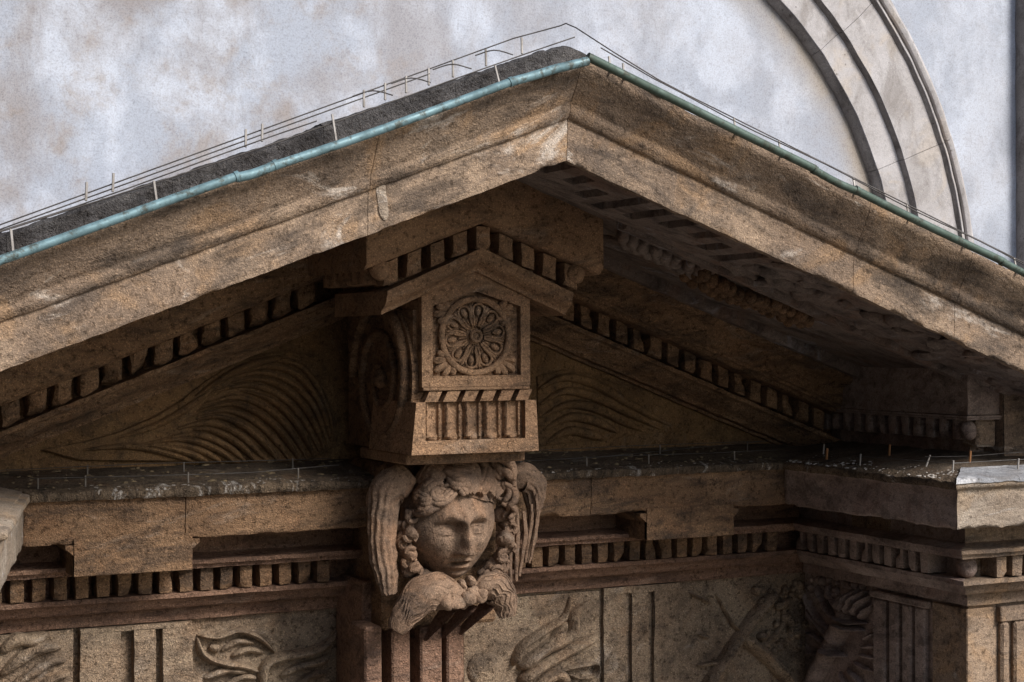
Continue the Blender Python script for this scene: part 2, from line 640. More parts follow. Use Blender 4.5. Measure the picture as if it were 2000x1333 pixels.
# ------------------------------------------------------------------ back wall with arch
YW = 12.0
wall = thing('church_wall', 'tall stained white plaster wall with an arch band, behind the pediment', 'wall', (6, YW, -9))
mb = MB()
vs, fs = wall_grid(lambda u, v: (-4 + 20 * u, YW, -9 + 16 * v), 60, 48, .004)
mb.add(vs, fs)
mb.add([(-4, YW + .5, -9), (16, YW + .5, -9), (16, YW + .5, 7), (-4, YW + .5, 7)], [(0, 1, 2, 3)])
mb.build('plaster_face', 'plaster', wall, True)
ACX, ACZ = 6.1, .2
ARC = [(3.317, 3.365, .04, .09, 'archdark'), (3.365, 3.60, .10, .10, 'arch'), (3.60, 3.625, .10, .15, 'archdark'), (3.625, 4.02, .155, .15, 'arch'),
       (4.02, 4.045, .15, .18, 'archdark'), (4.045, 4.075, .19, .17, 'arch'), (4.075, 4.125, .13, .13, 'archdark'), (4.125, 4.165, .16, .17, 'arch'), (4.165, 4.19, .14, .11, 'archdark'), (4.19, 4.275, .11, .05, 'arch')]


STR = 4.6      # straight crown of this depressed arch


def arc_pt(u, r):
    """u: 0..pi/2 right quarter, then STR metres of straight crown, then the left quarter"""
    if u < math.pi / 2:
        return Vector((ACX + r * math.cos(u), 0, ACZ + r * math.sin(u)))
    if u < math.pi / 2 + STR:
        return Vector((ACX - (u - math.pi / 2), 0, ACZ + r))
    a = u - STR
    return Vector((ACX - STR + r * math.cos(a), 0, ACZ + r * math.sin(a)))


def arc_piece(r0, r1, d0, d1, a0, a1, n=26):
    m_ = MB()
    sec = [(r0, 0.0), (r0, d0), ((r0 + r1) / 2, max(d0, d1) if abs(d0 - d1) < .02 else (d0 + d1) / 2), (r1, d1), (r1, 0.0)]
    vs, fs = [], []
    for i in range(n + 1):
        for (r, d) in sec:
            p = arc_pt(a0 + (a1 - a0) * i / n, r)
            p.y = YW - d
            vs.append(p + noise.noise_vector(p * 6) * .007)
    k = len(sec)
    for i in range(n):
        for j in range(k - 1):
            fs.append((i * k + j, i * k + j + 1, (i + 1) * k + j + 1, (i + 1) * k + j))
    fs.append(tuple(range(k)))
    fs.append(tuple(n * k + j for j in range(k))[::-1])
    m_.add(vs, fs)
    return m_


cuts = [-.35, .02, .37, .713, 1.06, 1.41, 2.1, 3.2, 4.3, 5.4, 6.5]
for i in range(len(cuts) - 1):
    a0, a1 = cuts[i] + .0006, cuts[i + 1] - .0006
    first = None
    for (r0, r1, d0, d1, mt) in ARC:
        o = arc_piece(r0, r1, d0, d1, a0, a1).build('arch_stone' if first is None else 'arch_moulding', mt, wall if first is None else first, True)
        if first is None:
            first = o
# pilaster strip at the right
mb = MB()
vs, fs = wall_grid(lambda u, v: (10.86 + .04 * (1 - u) * 0, YW - .16 * u, -3 + 9 * v), 4, 60, .006)
mb.add(vs, fs)
vs, fs = wall_grid(lambda u, v: (10.86 + 1.2 * u, YW - .16, -3 + 9 * v), 8, 60, .006)
mb.add(vs, fs)
mb.build('pilaster', 'archdark', wall, True)

# unseen wall added on the left to shut out the light from that side
mb = MB()
mb.box(-4.2, -2.4, -16, 11.9, -9, 9.0)
shade_wall_o = mb.build('added_shade_wall', 'kerb', wall)

# ================================================================== PEDIMENT (outer raking cornices and roof)
T = .37
ped = thing('pediment', 'big brown stone gable with two deep sloping cornices meeting at a peak', 'pediment', (4, 8.6, -.7))
OUT = [(7.495, 1.375), (7.50, 1.335), (7.512, 1.31), (7.535, 1.27), (7.556, 1.235), (7.575, 1.205), (7.590, 1.182), (7.602, 1.170), (7.604, 1.160), (7.606, 1.128), (7.618, 1.112), (7.626, 1.096), (7.643, 1.090), (7.646, 1.0), (7.650, .90), (7.655, .882), (7.70, .882)]
BK = [(7.70, .94), (7.95, .94), (7.95, 1.375)]
blocks = [(.0, 2.927), (2.930, 3.9985), (4.0015, 5.767), (5.770, 6.467), (6.470, 9.2)]
for (a, b) in blocks:
    mbk = rake(OUT, a, b, T, .022, .0045, .022, BK, .882)
    o = mbk.build('cornice_block', 'outer_l' if b < 4 else 'outer_r', ped, 60)
# repair patches of mortar on the joints
for (pts, y, w, tp) in (([(738, 330), (745, 380), (752, 430)], 7.645, .055, (.2, .2)), ([(1040, 152), (1075, 140), (1102, 124)], 7.48, .035, (.4, .2)), ([(1262, 165), (1285, 180), (1306, 189)], 7.49, .035, (.2, .2))):
    mb = MB()
    stroke(mb, [at(a, b, y) for a, b in pts], (0, -1, 0), w, .008, 5, tp)
    mb.rough(.004).build('mortar_patch', 'pale', ped, True)
# roof body and soffit bed
mb = MB()
for s in (-1, 1):
    x1 = CX + s * 5.2
    for (y0, y1, z0, z1) in ((7.951, 11.99, 1.075, 1.37),):
        vs = [(CX, y0, z0), (CX, y1, z0), (x1, y1, z0 - 5.2 * T), (x1, y0, z0 - 5.2 * T), (CX, y0, z1), (CX, y1, z1), (x1, y1, z1 - 5.2 * T), (x1, y0, z1 - 5.2 * T)]
        mb.add(vs, [(0, 1, 2, 3), (4, 5, 6, 7), (0, 1, 5, 4), (1, 2, 6, 5), (2, 3, 7, 6), (3, 0, 4, 7)])
mb.build('roof', 'roof', ped)
# roof kerb stones behind the gutter
for s, cutsx in ((-1, [-.16, .12, .62, 1.30, 2.02, 2.75, 3.6]), (1, [.22, .9, 1.6, 2.4, 3.2, 4.2])):
    for i in range(len(cutsx) - 1):
        a, b = CX + s * cutsx[i], CX + s * (cutsx[i + 1] - .002)
        hh = .056 + .004 * ((i * 7) % 3)
        if s > 0:
            hh = .03
        elif i == 0:
            hh = .055
        yk = 7.62 if s < 0 else 7.80
        pr = [(yk, 1.372), (yk + .004, 1.40), (yk + .01, 1.40 + hh), (yk + .05, 1.415 + hh), (yk + .25, 1.41 + hh)]
        mbk = rake(pr, a, b, T, .02, .010, .02, [(yk + .25, 1.372)])
        mbk.build('kerb_stone', 'kerb', ped, 60)

# soffit: bed, slotted strips near the edge, carved inner field
for s in (-1, 1):
    mb = rake([(7.70, 1.0), (8.335, 1.0), (8.34, .935), (9.62, .935)], CX + s * .002, CX + s * 3.9, T, .04, .008, .05, [(9.62, 1.06), (7.70, 1.06)])
    sof = mb.build('soffit', 'soffit', ped, 60)
    xs = [.045, .20, .345, .49, .64, .78, .935, 1.08, 1.226]
    kind = 'LSSLLLSSL'
    yr = {0: (7.64, 8.05), 3: (7.70, 8.25), 4: (7.65, 8.18), 5: (7.65, 8.02), 8: (7.71, 8.22)}
    ys = {1: (7.78, 8.03), 2: (7.90, 8.19), 6: (7.74, 7.98), 7: (7.85, 8.12)}
    hw = .037
    edges = [0.0]
    for q in xs:
        edges += [q - hw, q + hw]
    edges.append(1.33)

    def strip(a, b, y0, y1, nm='soffit_strip'):
        x0, x1 = CX + s * a, CX + s * b
        m_ = rake([(y0, .886), (y1, .886)], x0, x1, T, .05, .003, .06, [(y1, 1.005), (y0, 1.005)])
        m_.build(nm, 'soffit', sof, 40)
    for i in range(0, len(edges) - 1, 2):
        if edges[i + 1] - edges[i] > .03:
            strip(edges[i], edges[i + 1], 7.702, 8.33)
    for i, q in enumerate(xs):
        y0, y1 = yr.get(i, ys.get(i))
        if y0 - 7.702 > .02:
            strip(q - hw, q + hw, 7.702, y0)
        strip(q - hw, q + hw, y1, 8.33)
    # moulded rib between the slotted border and the carved field
    for (y0, y1, z) in ((8.34, 8.40, .868), (8.42, 8.47, .878), (9.36, 9.44, .862)):
        rake([(y0, z + .03), (y0 + .01, z), (y1 - .01, z), (y1, z + .03)], CX + s * .74, CX + s * 3.6, T, .04, .004, .03, [(y1, .945), (y0, .945)]).build('soffit_rib', 'soffit', sof, 40)
    rake([(7.702, .905), (8.33, .905)], CX + s * 1.331, CX + s * 3.9, T, .03, .016, .04, [(8.33, 1.005), (7.702, 1.005)]).build('soffit_strip', 'soffit', sof, 40)
    # eroded lumps beyond the slots
    if s > 0:
        mb = MB()
        rnd = random.Random(3)
        for k in range(60):
            x = 5.32 + rnd.random() * 2.2
            y = 7.75 + rnd.random() * .55
            z = .93 - T * (x - CX)
            mb.blob((x, y, z), (.05 + rnd.random() * .11, .03 + rnd.random() * .06, .025 + rnd.random() * .035), 10, 6, .6, 9)
        tag(mb.build('eroded_stone', 'soffit', sof, True), kind='stuff')
        # carved fruit garland and leaves hanging from the soffit
        mb = MB()
        for r_ in range(3):
            for k in range(13):
                x = 5.42 + k * .062 + .02 * (r_ % 2)
                y = 8.62 + r_ * .105 + .02 * math.sin(k * 2.1)
                z = .935 - T * (x - CX) - .05 - .02 * math.sin(k * .5)
                mb.blob((x, y, z), (.036, .046, .045), 10, 7, .25, 12)
        tag(mb.build('fruit_garland', 'inner', sof, True), kind='stuff')
        for k in range(9):
            m2 = MB()
            x = 4.86 + k * .075
            z = .935 - T * (x - CX)
            nn = Vector((-T, 0, -1)).normalized()
            stroke(m2, [(x, 8.55, z), (x + .05, 8.68 + .02 * (k % 3), z - T * .05), (x + .14, 8.80, z - T * .14), (x + .26, 8.95 - .03 * (k % 2), z - T * .26)], nn, .085, .06, 6, (.5, .4), 7, .12)
            m2.build('leaf', 'soffit', sof, True)
        m2 = MB()
        x = 5.02
        for k in range(3):
            rr = .10 - .03 * k
            pts = [(x + rr * math.cos(a), 8.95 + rr * .9 * math.sin(a), .925 - T * (x + rr * math.cos(a) - CX)) for a in [q * .5 for q in range(13)]]
            m2.tube(pts, .02, 6)
        m2.build('scroll', 'soffit', sof, True)

# ================================================================== TYMPANUM
tym = thing('tympanum', 'recessed ochre stone field under the gable with carved wing feathers', 'tympanum', (4, 10, -.78))
mb = MB()
vs, fs = wall_grid(lambda u, v: (.6 + 6.8 * u, 10.0, -.80 + (1.75 - T * abs(.6 + 6.8 * u - CX)) * v), 110, 34, .007)
mb.add(vs, fs)
mb.add([(.6, 10.2, -.8), (7.4, 10.2, -.8), (7.4, 10.2, -.31), (4, 10.2, .95), (.6, 10.2, -.31)], [(0, 1, 2, 3, 4)])
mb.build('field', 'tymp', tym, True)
TI = .385
for s in (-1, 1):
    o_ = -.045 + .0 if s > 0 else -.135
    zt = .705 + o_
    pr = [(9.44, 1.0), (9.44, .90 + o_ * .3), (9.47, .875 + o_ * .3), (9.52, .865 + o_ * .3), (9.55, .84 + o_ * .5), (9.555, zt + .055), (9.575, zt + .05), (9.58, zt + .03), (9.61, zt + .025), (9.62, zt + .008), (9.66, zt), (9.88, zt), (9.89, zt - .144),
          (9.74, zt - .148), (9.735, zt - .178), (9.775, zt - .19), (9.79, zt - .215), (9.84, zt - .25), (9.89, zt - .275), (9.90, zt - .30), (9.955, zt - .305), (9.96, zt - .325)]
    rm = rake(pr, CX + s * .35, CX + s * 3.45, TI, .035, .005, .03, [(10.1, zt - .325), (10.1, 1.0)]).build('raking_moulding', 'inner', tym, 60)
    pit = .130 if s > 0 else .143
    dm = dentil_meshes('dentil', pit * (.64 if s > 0 else .70), .155, .132, 'inner', -s * TI, 9, 2.8 if s < 0 else 1.2)
    x = 5.033 + pit / 2 if s > 0 else 1.691 - pit / 2
    k = 0
    x = x - s * pit * 0
    xs_ = [5.033 - 2 * pit + pit * (.5 + i) for i in range(18)] if s > 0 else [1.691 + pit * (i - 2.5) for i in range(16)]
    for xx in xs_:
        if .55 < abs(xx - CX) < 3.3:
            o = place(dm[(k * 5) % 9], 'dentil', (xx, 9.885, zt - .004 - TI * abs(xx - CX)), tym)
            o.parent = rm
            o.matrix_parent_inverse = Matrix()
            k += 1

NY = (0, -1, 0)
# left wing
wing = MB()
outl = [(80, 880), (150, 866), (220, 848), (290, 818), (345, 788), (400, 745), (450, 712), (510, 692), (570, 685), (620, 700), (645, 735), (657, 780), (662, 830), (655, 870), (600, 900), (450, 905), (300, 902), (150, 900)]
prism(wing, [at(a, b, 10.0) for a, b in outl], NY, .035)
wl = wing.rough(.003).build('wing_relief', 'tymp', tym, 40)
FE = [[(470, 722), (530, 703), (590, 718), (632, 780), (650, 850)], [(430, 748), (500, 728), (565, 745), (615, 800), (640, 872)], [(412, 768), (480, 752), (545, 772), (595, 825), (625, 887)],
      [(395, 792), (460, 776), (525, 800), (572, 850), (598, 896)], [(372, 815), (440, 801), (500, 826), (545, 870), (565, 900)], [(345, 838), (410, 826), (468, 850), (515, 897)], [(310, 860), (380, 849), (440, 870), (478, 902)],
      [(255, 872), (340, 868), (400, 884), (432, 903)], [(160, 880), (250, 872), (330, 886), (380, 903)], [(330, 812), (380, 775), (440, 735), (500, 708), (560, 697)], [(230, 855), (300, 833), (360, 800), (410, 765)]]


def resample(q, n=9):
    L = smooth_line([(a, b, 0) for a, b in q], 8)
    return [L[int(round(i / (n - 1) * (len(L) - 1)))] for i in range(n)]


FE2 = []
for i in range(9):
    a_ = resample(FE[i])
    FE2.append(a_)
    if i < 8:
        b_ = resample(FE[i + 1])
        FE2.append([(p + q) / 2 for p, q in zip(a_, b_)])
FE2 += [resample(FE[9]), resample(FE[10])]
for k, q in enumerate(FE2):
    m2 = MB()
    q = q if k % 2 == 0 else q[(k // 2) % 3:]
    stroke(m2, [at(p.x, p.y, 9.968) for p in q], NY, .046, .042 + .018 * (k % 2), 3, (.5, .3), 7)
    m2.rough(.002, 18, 50).build('feather', 'tymp', wl, True)
# right wing
m2 = MB()
prism(m2, [at(a, b, 10.0) for a, b in [(1048, 735), (1100, 722), (1170, 735), (1230, 765), (1290, 795), (1350, 828), (1340, 842), (1250, 848), (1150, 862), (1050, 872)]], NY, .022)
wr = m2.rough(.003).build('wing_relief', 'tymp', tym, 40)
for q in [[(1052, 760), (1100, 738), (1160, 750), (1230, 790), (1310, 832)], [(1055, 790), (1100, 765), (1160, 775), (1225, 805), (1290, 838)], [(1058, 815), (1105, 792), (1160, 797), (1215, 822), (1255, 842)], [(1062, 840), (1110, 816), (1160, 822), (1205, 845)], [(1070, 862), (1110, 842), (1150, 848), (1180, 858)]]:
    m2 = MB()
    stroke(m2, [at(a, b, 9.978) for a, b in q], NY, .070, .050, 6, (.5, .35), 7)
    m2.build('feather', 'tymp', wr, True)

# ================================================================== ENTABLATURE (horizontal, stepping forward at both ends)
PATH = [(-1.5, 8.29), (.797, 8.29), (1.195, 10.0), (7.112, 10.0), (7.112, 8.29), (10.5, 8.29)]
LEDGE = [(-.12, -.74), (0.0, -.765), (.30, -.80), (.565, -.838), (.585, -.842), (.590, -.868), (.578, -.885), (.560, -.89), (.552, -.90), (.55, -1.0), (.55, -1.115), (.545, -1.125), (.33, -1.13), (-.12, -1.13)]
BED = [(-.12, -1.131), (.15, -1.131), (.15, -1.262), (.33, -1.282), (.33, -1.305), (.30, -1.31), (.295, -1.335), (.10, -1.34), (.10, -1.475), (.235, -1.478), (.235, -1.505), (.20, -1.515), (.175, -1.54), (.15, -1.572), (.13, -1.58), (.05, -1.582), (.048, -1.665), (.02, -1.672), (-.12, -1.672)]


def ent(name, label, spans, base):
    t = thing(name, label, 'entablature', base)
    for (i0, i1, m0, m1) in spans:
        if m0:
            plan_sweep(PATH, i0, i1, LEDGE, .035, .005, .03).build('corona', m0, t, 60)
        plan_sweep(PATH, i0, i1, BED, .04, .004, .035).build('bed_moulding', m1, t, 60)
    return t


PB = PATH[:3] + [(2.518, 10.0), (2.523, 10.0), (5.10, 10.0), (5.105, 10.0)] + PATH[3:]
ent_m = ent('entablature', 'long dark stone cornice and carved frieze below the gable field', [(2, 3, None, 'red')], (4, 10, -2.9))
for (i0, i1) in ((2, 3), (4, 5), (6, 7)):
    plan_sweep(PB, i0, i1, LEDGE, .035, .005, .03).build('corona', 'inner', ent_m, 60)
ent_r = ent('entablature', 'lit stone cornice corner stepping forward at the right edge', [(3, 4, 'violet', 'violet'), (4, 5, 'pale', 'outer')], (7.1, 8.3, -2.9))  # return takes the shaded copy of the stone, front cornice the lit one
ent_l = ent('entablature', 'pale end of stone cornice jutting in at the left edge', [(0, 1, 'pale', 'pale'), (1, 2, 'pale', 'pale')], (1, 8.3, -2.9))


# ledge covers: the dirty upper surface
def ledge_sheet(i0, i1, t, mat='ledge'):
    plan_sweep(PATH, i0, i1, [(-.10, -.735), (0.0, -.757), (.30, -.792), (.545, -.829), (.545, -.836), (-.1, -.75)], .04, .006, .04).build('ledge_cover', mat, t, 60)


ledge_sheet(2, 3, ent_m)
plan_sweep(PATH, 2, 3, [(.50, -.820), (.566, -.832), (.588, -.838), (.5945, -.842), (.5945, -.868), (.583, -.888), (.5, -.88)], .018, .005, .016).build('ledge_lip', 'crust', ent_m, 60)
plan_sweep(PATH, 3, 4, [(.50, -.820), (.566, -.832), (.588, -.838), (.5945, -.842), (.5945, -.868), (.583, -.888), (.5, -.88)], .018, .005, .016).build('ledge_lip', 'crust', ent_r, 60)
ledge_sheet(3, 4, ent_r)
ledge_sheet(4, 5, ent_r)
plan_sweep(PATH, 4, 5, [(.33, -.786), (.40, -.797), (.56, -.822), (.596, -.830), (.598, -.852), (.33, -.80)], .03, .005, .03).build('skylit_lead_strip', 'lead', ent_r, 60)  # strip carries the sky highlight of the ledge edge in its colour
ledge_sheet(0, 2, ent_l, 'pale')

# dentils of the recess
dm = dentil_meshes('dentil', .076, .15, .132, 'inner')
for k in range(44):
    x = 1.709 - .0598 + .1195 * (k - 1)
    if 1.45 < x < 6.82 and not (3.55 < x < 4.45):
        place(dm[(k * 7) % 9], 'dentil', (x, 9.90, -1.343), ent_m)
# mutules (blocks hanging from the corona)
for (a, b) in ((1.90, 2.555), (5.50, 6.15)):
    mb = MB()
    pr = [(a - .045, -1.131), (a - .045, -1.150), (a - .012, -1.178), (a, -1.19), (a, -1.305), (b, -1.305), (b, -1.19), (b + .012, -1.178), (b + .045, -1.150), (b + .045, -1.131)]
    n = 14
    vs, fs = [], []
    for i in range(2):
        for (x, z) in pr:
            vs.append((x, 9.446 if i == 0 else 9.84, z))
    L = len(pr)
    for j in range(L):
        j2 = (j + 1) % L
        fs.append((j, j2, L + j2, L + j))
    fs += [tuple(range(L)), tuple(range(L, 2 * L))[::-1]]
    mb.add(vs, fs)
    vs, fs = wall_grid(lambda u, v: (a + (b - a) * u, 9.437, -1.30 + .20 * v), 24, 10, .003)
    mb.add(vs, fs)
    for (xa, xb) in ((a, a),):
        pass
    mb.box(a, b, 9.441, 9.47, -1.302, -1.098)
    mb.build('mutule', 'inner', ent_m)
# dentils right return + front
dmr = dentil_meshes('dentil', .072, .15, .128, 'violet')
dmf = dentil_meshes('dentil', .075, .15, .128, 'outer')
for k in range(14):
    y = 9.72 - .1195 * k
    if y > 8.3:
        place(dmr[(k * 5) % 9], 'dentil', (7.012, y, -1.344), ent_r, -math.pi / 2)
for k in range(9):
    place(dmf[(k * 4) % 9], 'dentil', (7.16 + .125 * k, 8.19, -1.344), ent_r)
# corner pine-cone at the dentil corner
mb = MB()
mb.blob((6.99, 8.16, -1.41), (.062, .062, .07), 16, 12, .12, 20)
mb.build('corner_boss', 'violet', ent_r, True)
mb = MB()
mb.box(6.95, 7.27, 8.85, 9.25, -1.306, -1.131, 0, .01)
mb.rough(.005).build('mutule', 'frieze', ent_r)

# frieze of the recess
mb = MB()
vs, fs = wall_grid(lambda u, v: (.9 + 6.31 * u, 10.0, -2.9 + 1.3 * v), 110, 26, .009)
mb.add(vs, fs)
mb.add([(.9, 10.2, -2.9), (7.112, 10.2, -2.9), (7.112, 10.2, -1.6), (.9, 10.2, -1.6)], [(0, 1, 2, 3)])
fz = mb.build('frieze', 'frieze', ent_m, True)


def slab(name, x0, x1, y0, z0, z1, mat, parent, amp=.006):
    m_ = MB()
    vs, fs = wall_grid(lambda u, v: (x0 + (x1 - x0) * u, y0, z0 + (z1 - z0) * v), max(4, int((x1 - x0) / .04)), max(4, int((z1 - z0) / .04)), amp)
    m_.add(vs, fs)
    m_.box(x0, x1, y0 + .012, 10.1, z0, z1 - .001)
    return m_.build(name, mat, parent, True)


def X(px, Y):
    return at(px, 1250, Y).x


# left joint block, triglyph left, triglyph right
slab('frieze_block', 1.0, X(143, 9.94), 9.945, -2.9, -1.675, 'frieze', ent_m)
tg = [(X(157, 9.93), X(236, 9.93)), (X(262, 9.93), X(304, 9.93)), (X(318, 9.93), X(376, 9.93))]
for (a, b) in tg:
    slab('triglyph_bar', a, b, 9.93, -2.9, -1.70, 'frieze', ent_m)
slab('triglyph_cap', tg[0][0], tg[-1][1], 9.925, -1.70, -1.674, 'frieze', ent_m)
tg = [(X(1183, 9.94), X(1226, 9.94)), (X(1238, 9.94), X(1270, 9.94)), (X(1282, 9.94), X(1330, 9.94))]
for (a, b) in tg:
    slab('triglyph_bar', a, b, 9.965, -2.9, -1.72, 'frieze', ent_m)
slab('triglyph_cap', tg[0][0], tg[-1][1], 9.955, -1.72, -1.674, 'frieze', ent_m)
slab('metope_panel', X(906, 9.97), X(1171, 9.97), 9.972, -2.9, -1.69, 'frieze', ent_m)


def relief(lines, parent, mat, Y=None, Xp=None, name='carved_relief'):
    for (pts, w, h, *tp) in lines:
        m_ = MB()
        if Y:
            P = [at(a, b, Y) for a, b in pts]
            nn = NY
            w, h = w * .82, h * 1.25
        else:
            P = [atx(a, b, Xp) for a, b in pts]
            nn = (-1, 0, 0)
        stroke(m_, P, nn, w, h * 1.45, 6, tp[0] if tp else (.3, .3), 7, .05)
        m_.rough(.0025, 14, 40).build(name, mat, parent, True)


# far-left feathers
relief([([(0, 1275), (30, 1250), (60, 1250), (95, 1238)], .10, .04), ([(0, 1320), (40, 1285), (80, 1265), (120, 1262)], .09, .045), ([(20, 1340), (70, 1310), (100, 1290), (128, 1290)], .07, .035), ([(70, 1345), (105, 1325), (135, 1315)], .06, .03)], ent_m, 'frieze', Y=9.945, name='feather_relief')
# metope left: leaf and ribbon
relief([([(384, 1245), (392, 1275), (425, 1293), (470, 1300), (505, 1312)], .055, .05), ([(384, 1240), (420, 1243), (460, 1231), (500, 1243), (535, 1275)], .045, .05),
        ([(508, 1345), (514, 1300), (545, 1282), (600, 1273), (640, 1252), (655, 1228)], .07, .06, (.1, .4)), ([(430, 1272), (462, 1252), (497, 1256)], .05, .03), ([(450, 1282), (480, 1268), (515, 1275)], .05, .03),
        ([(398, 1325), (440, 1308), (485, 1313)], .06, .035), ([(430, 1345), (470, 1322), (500, 1325)], .05, .03), ([(545, 1320), (580, 1302), (625, 1290), (640, 1278)], .06, .04), ([(570, 1345), (600, 1320), (640, 1312)], .05, .035), ([(405, 1262), (430, 1268)], .07, .03)], ent_m, 'frieze', Y=10.0)
# metope middle: bulb, flame, scroll
mb = MB()
mb.blob(at(948, 1312, 9.97), (.125, .05, .14), 20, 14, .25, 9)
mb.build('carved_relief', 'frieze', ent_m, True)
relief([([(1000, 1300), (1015, 1262), (1060, 1230), (1098, 1205), (1112, 1166)], .06, .05, (.1, .5)), ([(1010, 1305), (1060, 1268), (1110, 1238), (1118, 1200), (1145, 1176)], .10, .06, (.1, .5)), ([(1030, 1290), (1075, 1255), (1105, 1215)], .10, .055, (.1, .4)),
        ([(1010, 1330), (1070, 1290), (1130, 1258), (1165, 1240)], .09, .06, (.1, .3)), ([(1090, 1312), (1125, 1300), (1160, 1296), (1158, 1318), (1130, 1326)], .035, .04), ([(1040, 1345), (1080, 1318), (1110, 1330)], .10, .05), ([(1110, 1318), (1130, 1325)], .03, .03)], ent_m, 'frieze', Y=9.972)
# metope right: crossed torches and flowers
relief([([(1370, 1345), (1420, 1270), (1470, 1200), (1512, 1155)], .085, .06, (.05, .15)), ([(1435, 1235), (1480, 1270), (1520, 1310), (1550, 1345)], .12, .06, (.2, .1)), ([(1345, 1158), (1365, 1168), (1388, 1178)], .03, .03), ([(1362, 1240), (1385, 1245)], .03, .03), ([(1395, 1160), (1425, 1215), (1445, 1235)], .025, .03),
        ([(1360, 1300), (1390, 1295), (1420, 1300)], .04, .03), ([(1480, 1260), (1510, 1240), (1540, 1190)], .03, .03)], ent_m, 'frieze', Y=10.0)
rnd = random.Random(11)
mb = MB()
for k in range(52):
    u = rnd.random()
    p = at(1480 + 90 * u + rnd.uniform(-18, 18), 1135 + 130 * rnd.random() ** 1.2 + 20 * (1 - u), 9.99)
    r = .016 + .024 * rnd.random()
    mb.blob(p, (r, r * 1.3, r), 8, 6, .5, 25)
tag(mb.build('flower_cluster', 'frieze', ent_m, True), kind='stuff')

# frieze of the right return and front
mb = MB()
vs, fs = wall_grid(lambda u, v: (7.112, 10.1 - 1.81 * u, -2.9 + 1.3 * v), 40, 30, .006)
mb.add(vs, fs)
mb.build('return_frieze', 'violet', ent_r, True)
mb = MB()
vs, fs = wall_grid(lambda u, v: (7.112 + 3.4 * u, 8.29, -2.9 + 1.3 * v), 50, 30, .004)
mb.add(vs, fs)
mb.build('front_frieze', 'outer', ent_r, True)
for (ya, yb) in ((9.18, 9.06), (9.02, 8.92), (8.885, 8.79), (8.755, 8.66)):
    m_ = MB()
    m_.box(7.07, 7.13, yb, ya, -2.9, -1.74, 0, .012)
    m_.rough(.004).build('triglyph_bar', 'violet', ent_r)
m_ = MB()
m_.box(7.06, 7.13, 8.62, 9.20, -1.737, -1.69, 0, .008)
m_.rough(.004).build('triglyph_cap', 'violet', ent_r)
m_ = MB()
m_.box(7.085, 7.29, 8.265, 8.60, -2.9, -1.69, 0, .006)
m_.rough(.003).build('corner_pier', 'outer', ent_r)
for (xa, xb) in ((7.345, 7.41), (7.45, 7.55), (7.60, 7.70)):
    m_ = MB()
    m_.box(xa, xb, 8.25, 8.30, -2.9, -1.79, 0, .015)
    m_.rough(.003).build('triglyph_bar', 'outer', ent_r)
m_ = MB()
m_.box(7.335, 8.4, 8.245, 8.30, -1.787, -1.69, 0, .006)
m_.rough(.003).build('triglyph_cap', 'outer', ent_r)
# quiver relief on the return
XR = 7.108
relief([([(1583, 1350), (1612, 1292), (1640, 1240)], .13, .065, (.05, .05)), ([(1634, 1250), (1655, 1212), (1668, 1188)], .15, .075, (.05, .05)), ([(1616, 1262), (1640, 1275), (1656, 1282)], .028, .10), ([(1640, 1212), (1668, 1224), (1690, 1232)], .030, .10), ([(1645, 1200), (1672, 1212), (1696, 1218)], .022, .10)], ent_r, 'violet', Xp=XR, name='quiver_relief')
relief([([(1650, 1195), (1672, 1152)], .026, .09), ([(1660, 1200), (1684, 1150)], .026, .10), ([(1670, 1203), (1696, 1154)], .026, .10), ([(1680, 1205), (1704, 1164)], .024, .085), ([(1688, 1212), (1708, 1182)], .022, .06)], ent_r, 'violet', Xp=XR, name='arrow_relief')
relief([([(1688, 1250), (1712, 1236)], .03, .03), ([(1684, 1264), (1714, 1262)], .03, .03), ([(1678, 1278), (1714, 1286)], .03, .03), ([(1668, 1292), (1708, 1312)], .03, .03), ([(1656, 1304), (1690, 1338)], .03, .03), ([(1642, 1312), (1660, 1345)], .03, .03),
        ([(1574, 1150), (1590, 1190), (1622, 1232)], .035, .04), ([(1578, 1190), (1600, 1215), (1625, 1248)], .035, .04), ([(1600, 1142), (1612, 1170), (1636, 1215)], .035, .045), ([(1622, 1140), (1630, 1165), (1645, 1195)], .035, .045), ([(1576, 1235), (1600, 1245), (1618, 1262)], .03, .035), ([(1576, 1275), (1592, 1278), (1606, 1285)], .03, .03)], ent_r, 'violet', Xp=XR, name='leaf_relief')
mb = MB()
for k in range(26):
    p = atx(1585 + 115 * rnd.random(), 1128 + 40 * rnd.random(), XR)
    r = .014 + .02 * rnd.random()
    mb.blob(p, (r * 1.4, r, r), 8, 6, .5, 25)
tag(mb.build('flower_cluster', 'violet', ent_r, True), kind='stuff')

# ================================================================== ATTIC BLOCKS above the right end
att = thing('attic_block', 'dark stone block with a row of teeth under the right slope', 'stone block', (7.3, 9, -.76))
mb = MB()
vs, fs = wall_grid(lambda u, v: (7.112, 10.0 - 1.71 * u, -.50 + .75 * v), 40, 20, .005)
mb.add(vs, fs)
vs, fs = wall_grid(lambda u, v: (7.112 + .223 * u, 8.29, -.50 + .75 * v), 8, 20, .004)
mb.add(vs, fs)
mb.box(7.118, 7.6, 8.296, 10.0, -.499, .24)
mb.build('fascia', 'violet', att, True)
mb = MB()
mb.box(7.095, 7.6, 8.275, 10.0, -.517, -.503)
mb.box(7.102, 7.6, 8.282, 10.0, -.53, -.519)
mb.build('fillet', 'violet', att)
mb = MB()
mb.box(7.26, 7.9, 8.44, 10.05, -.80, -.531)
mb.build('core', 'violet', att)
dma = dentil_meshes('dentil', .075, .13, .125, 'violet')
for k in range(13):
    place(dma[(k * 4) % 9], 'dentil', (7.255, 9.92 - .125 * k, -.532), att, -math.pi / 2)
mb = MB()
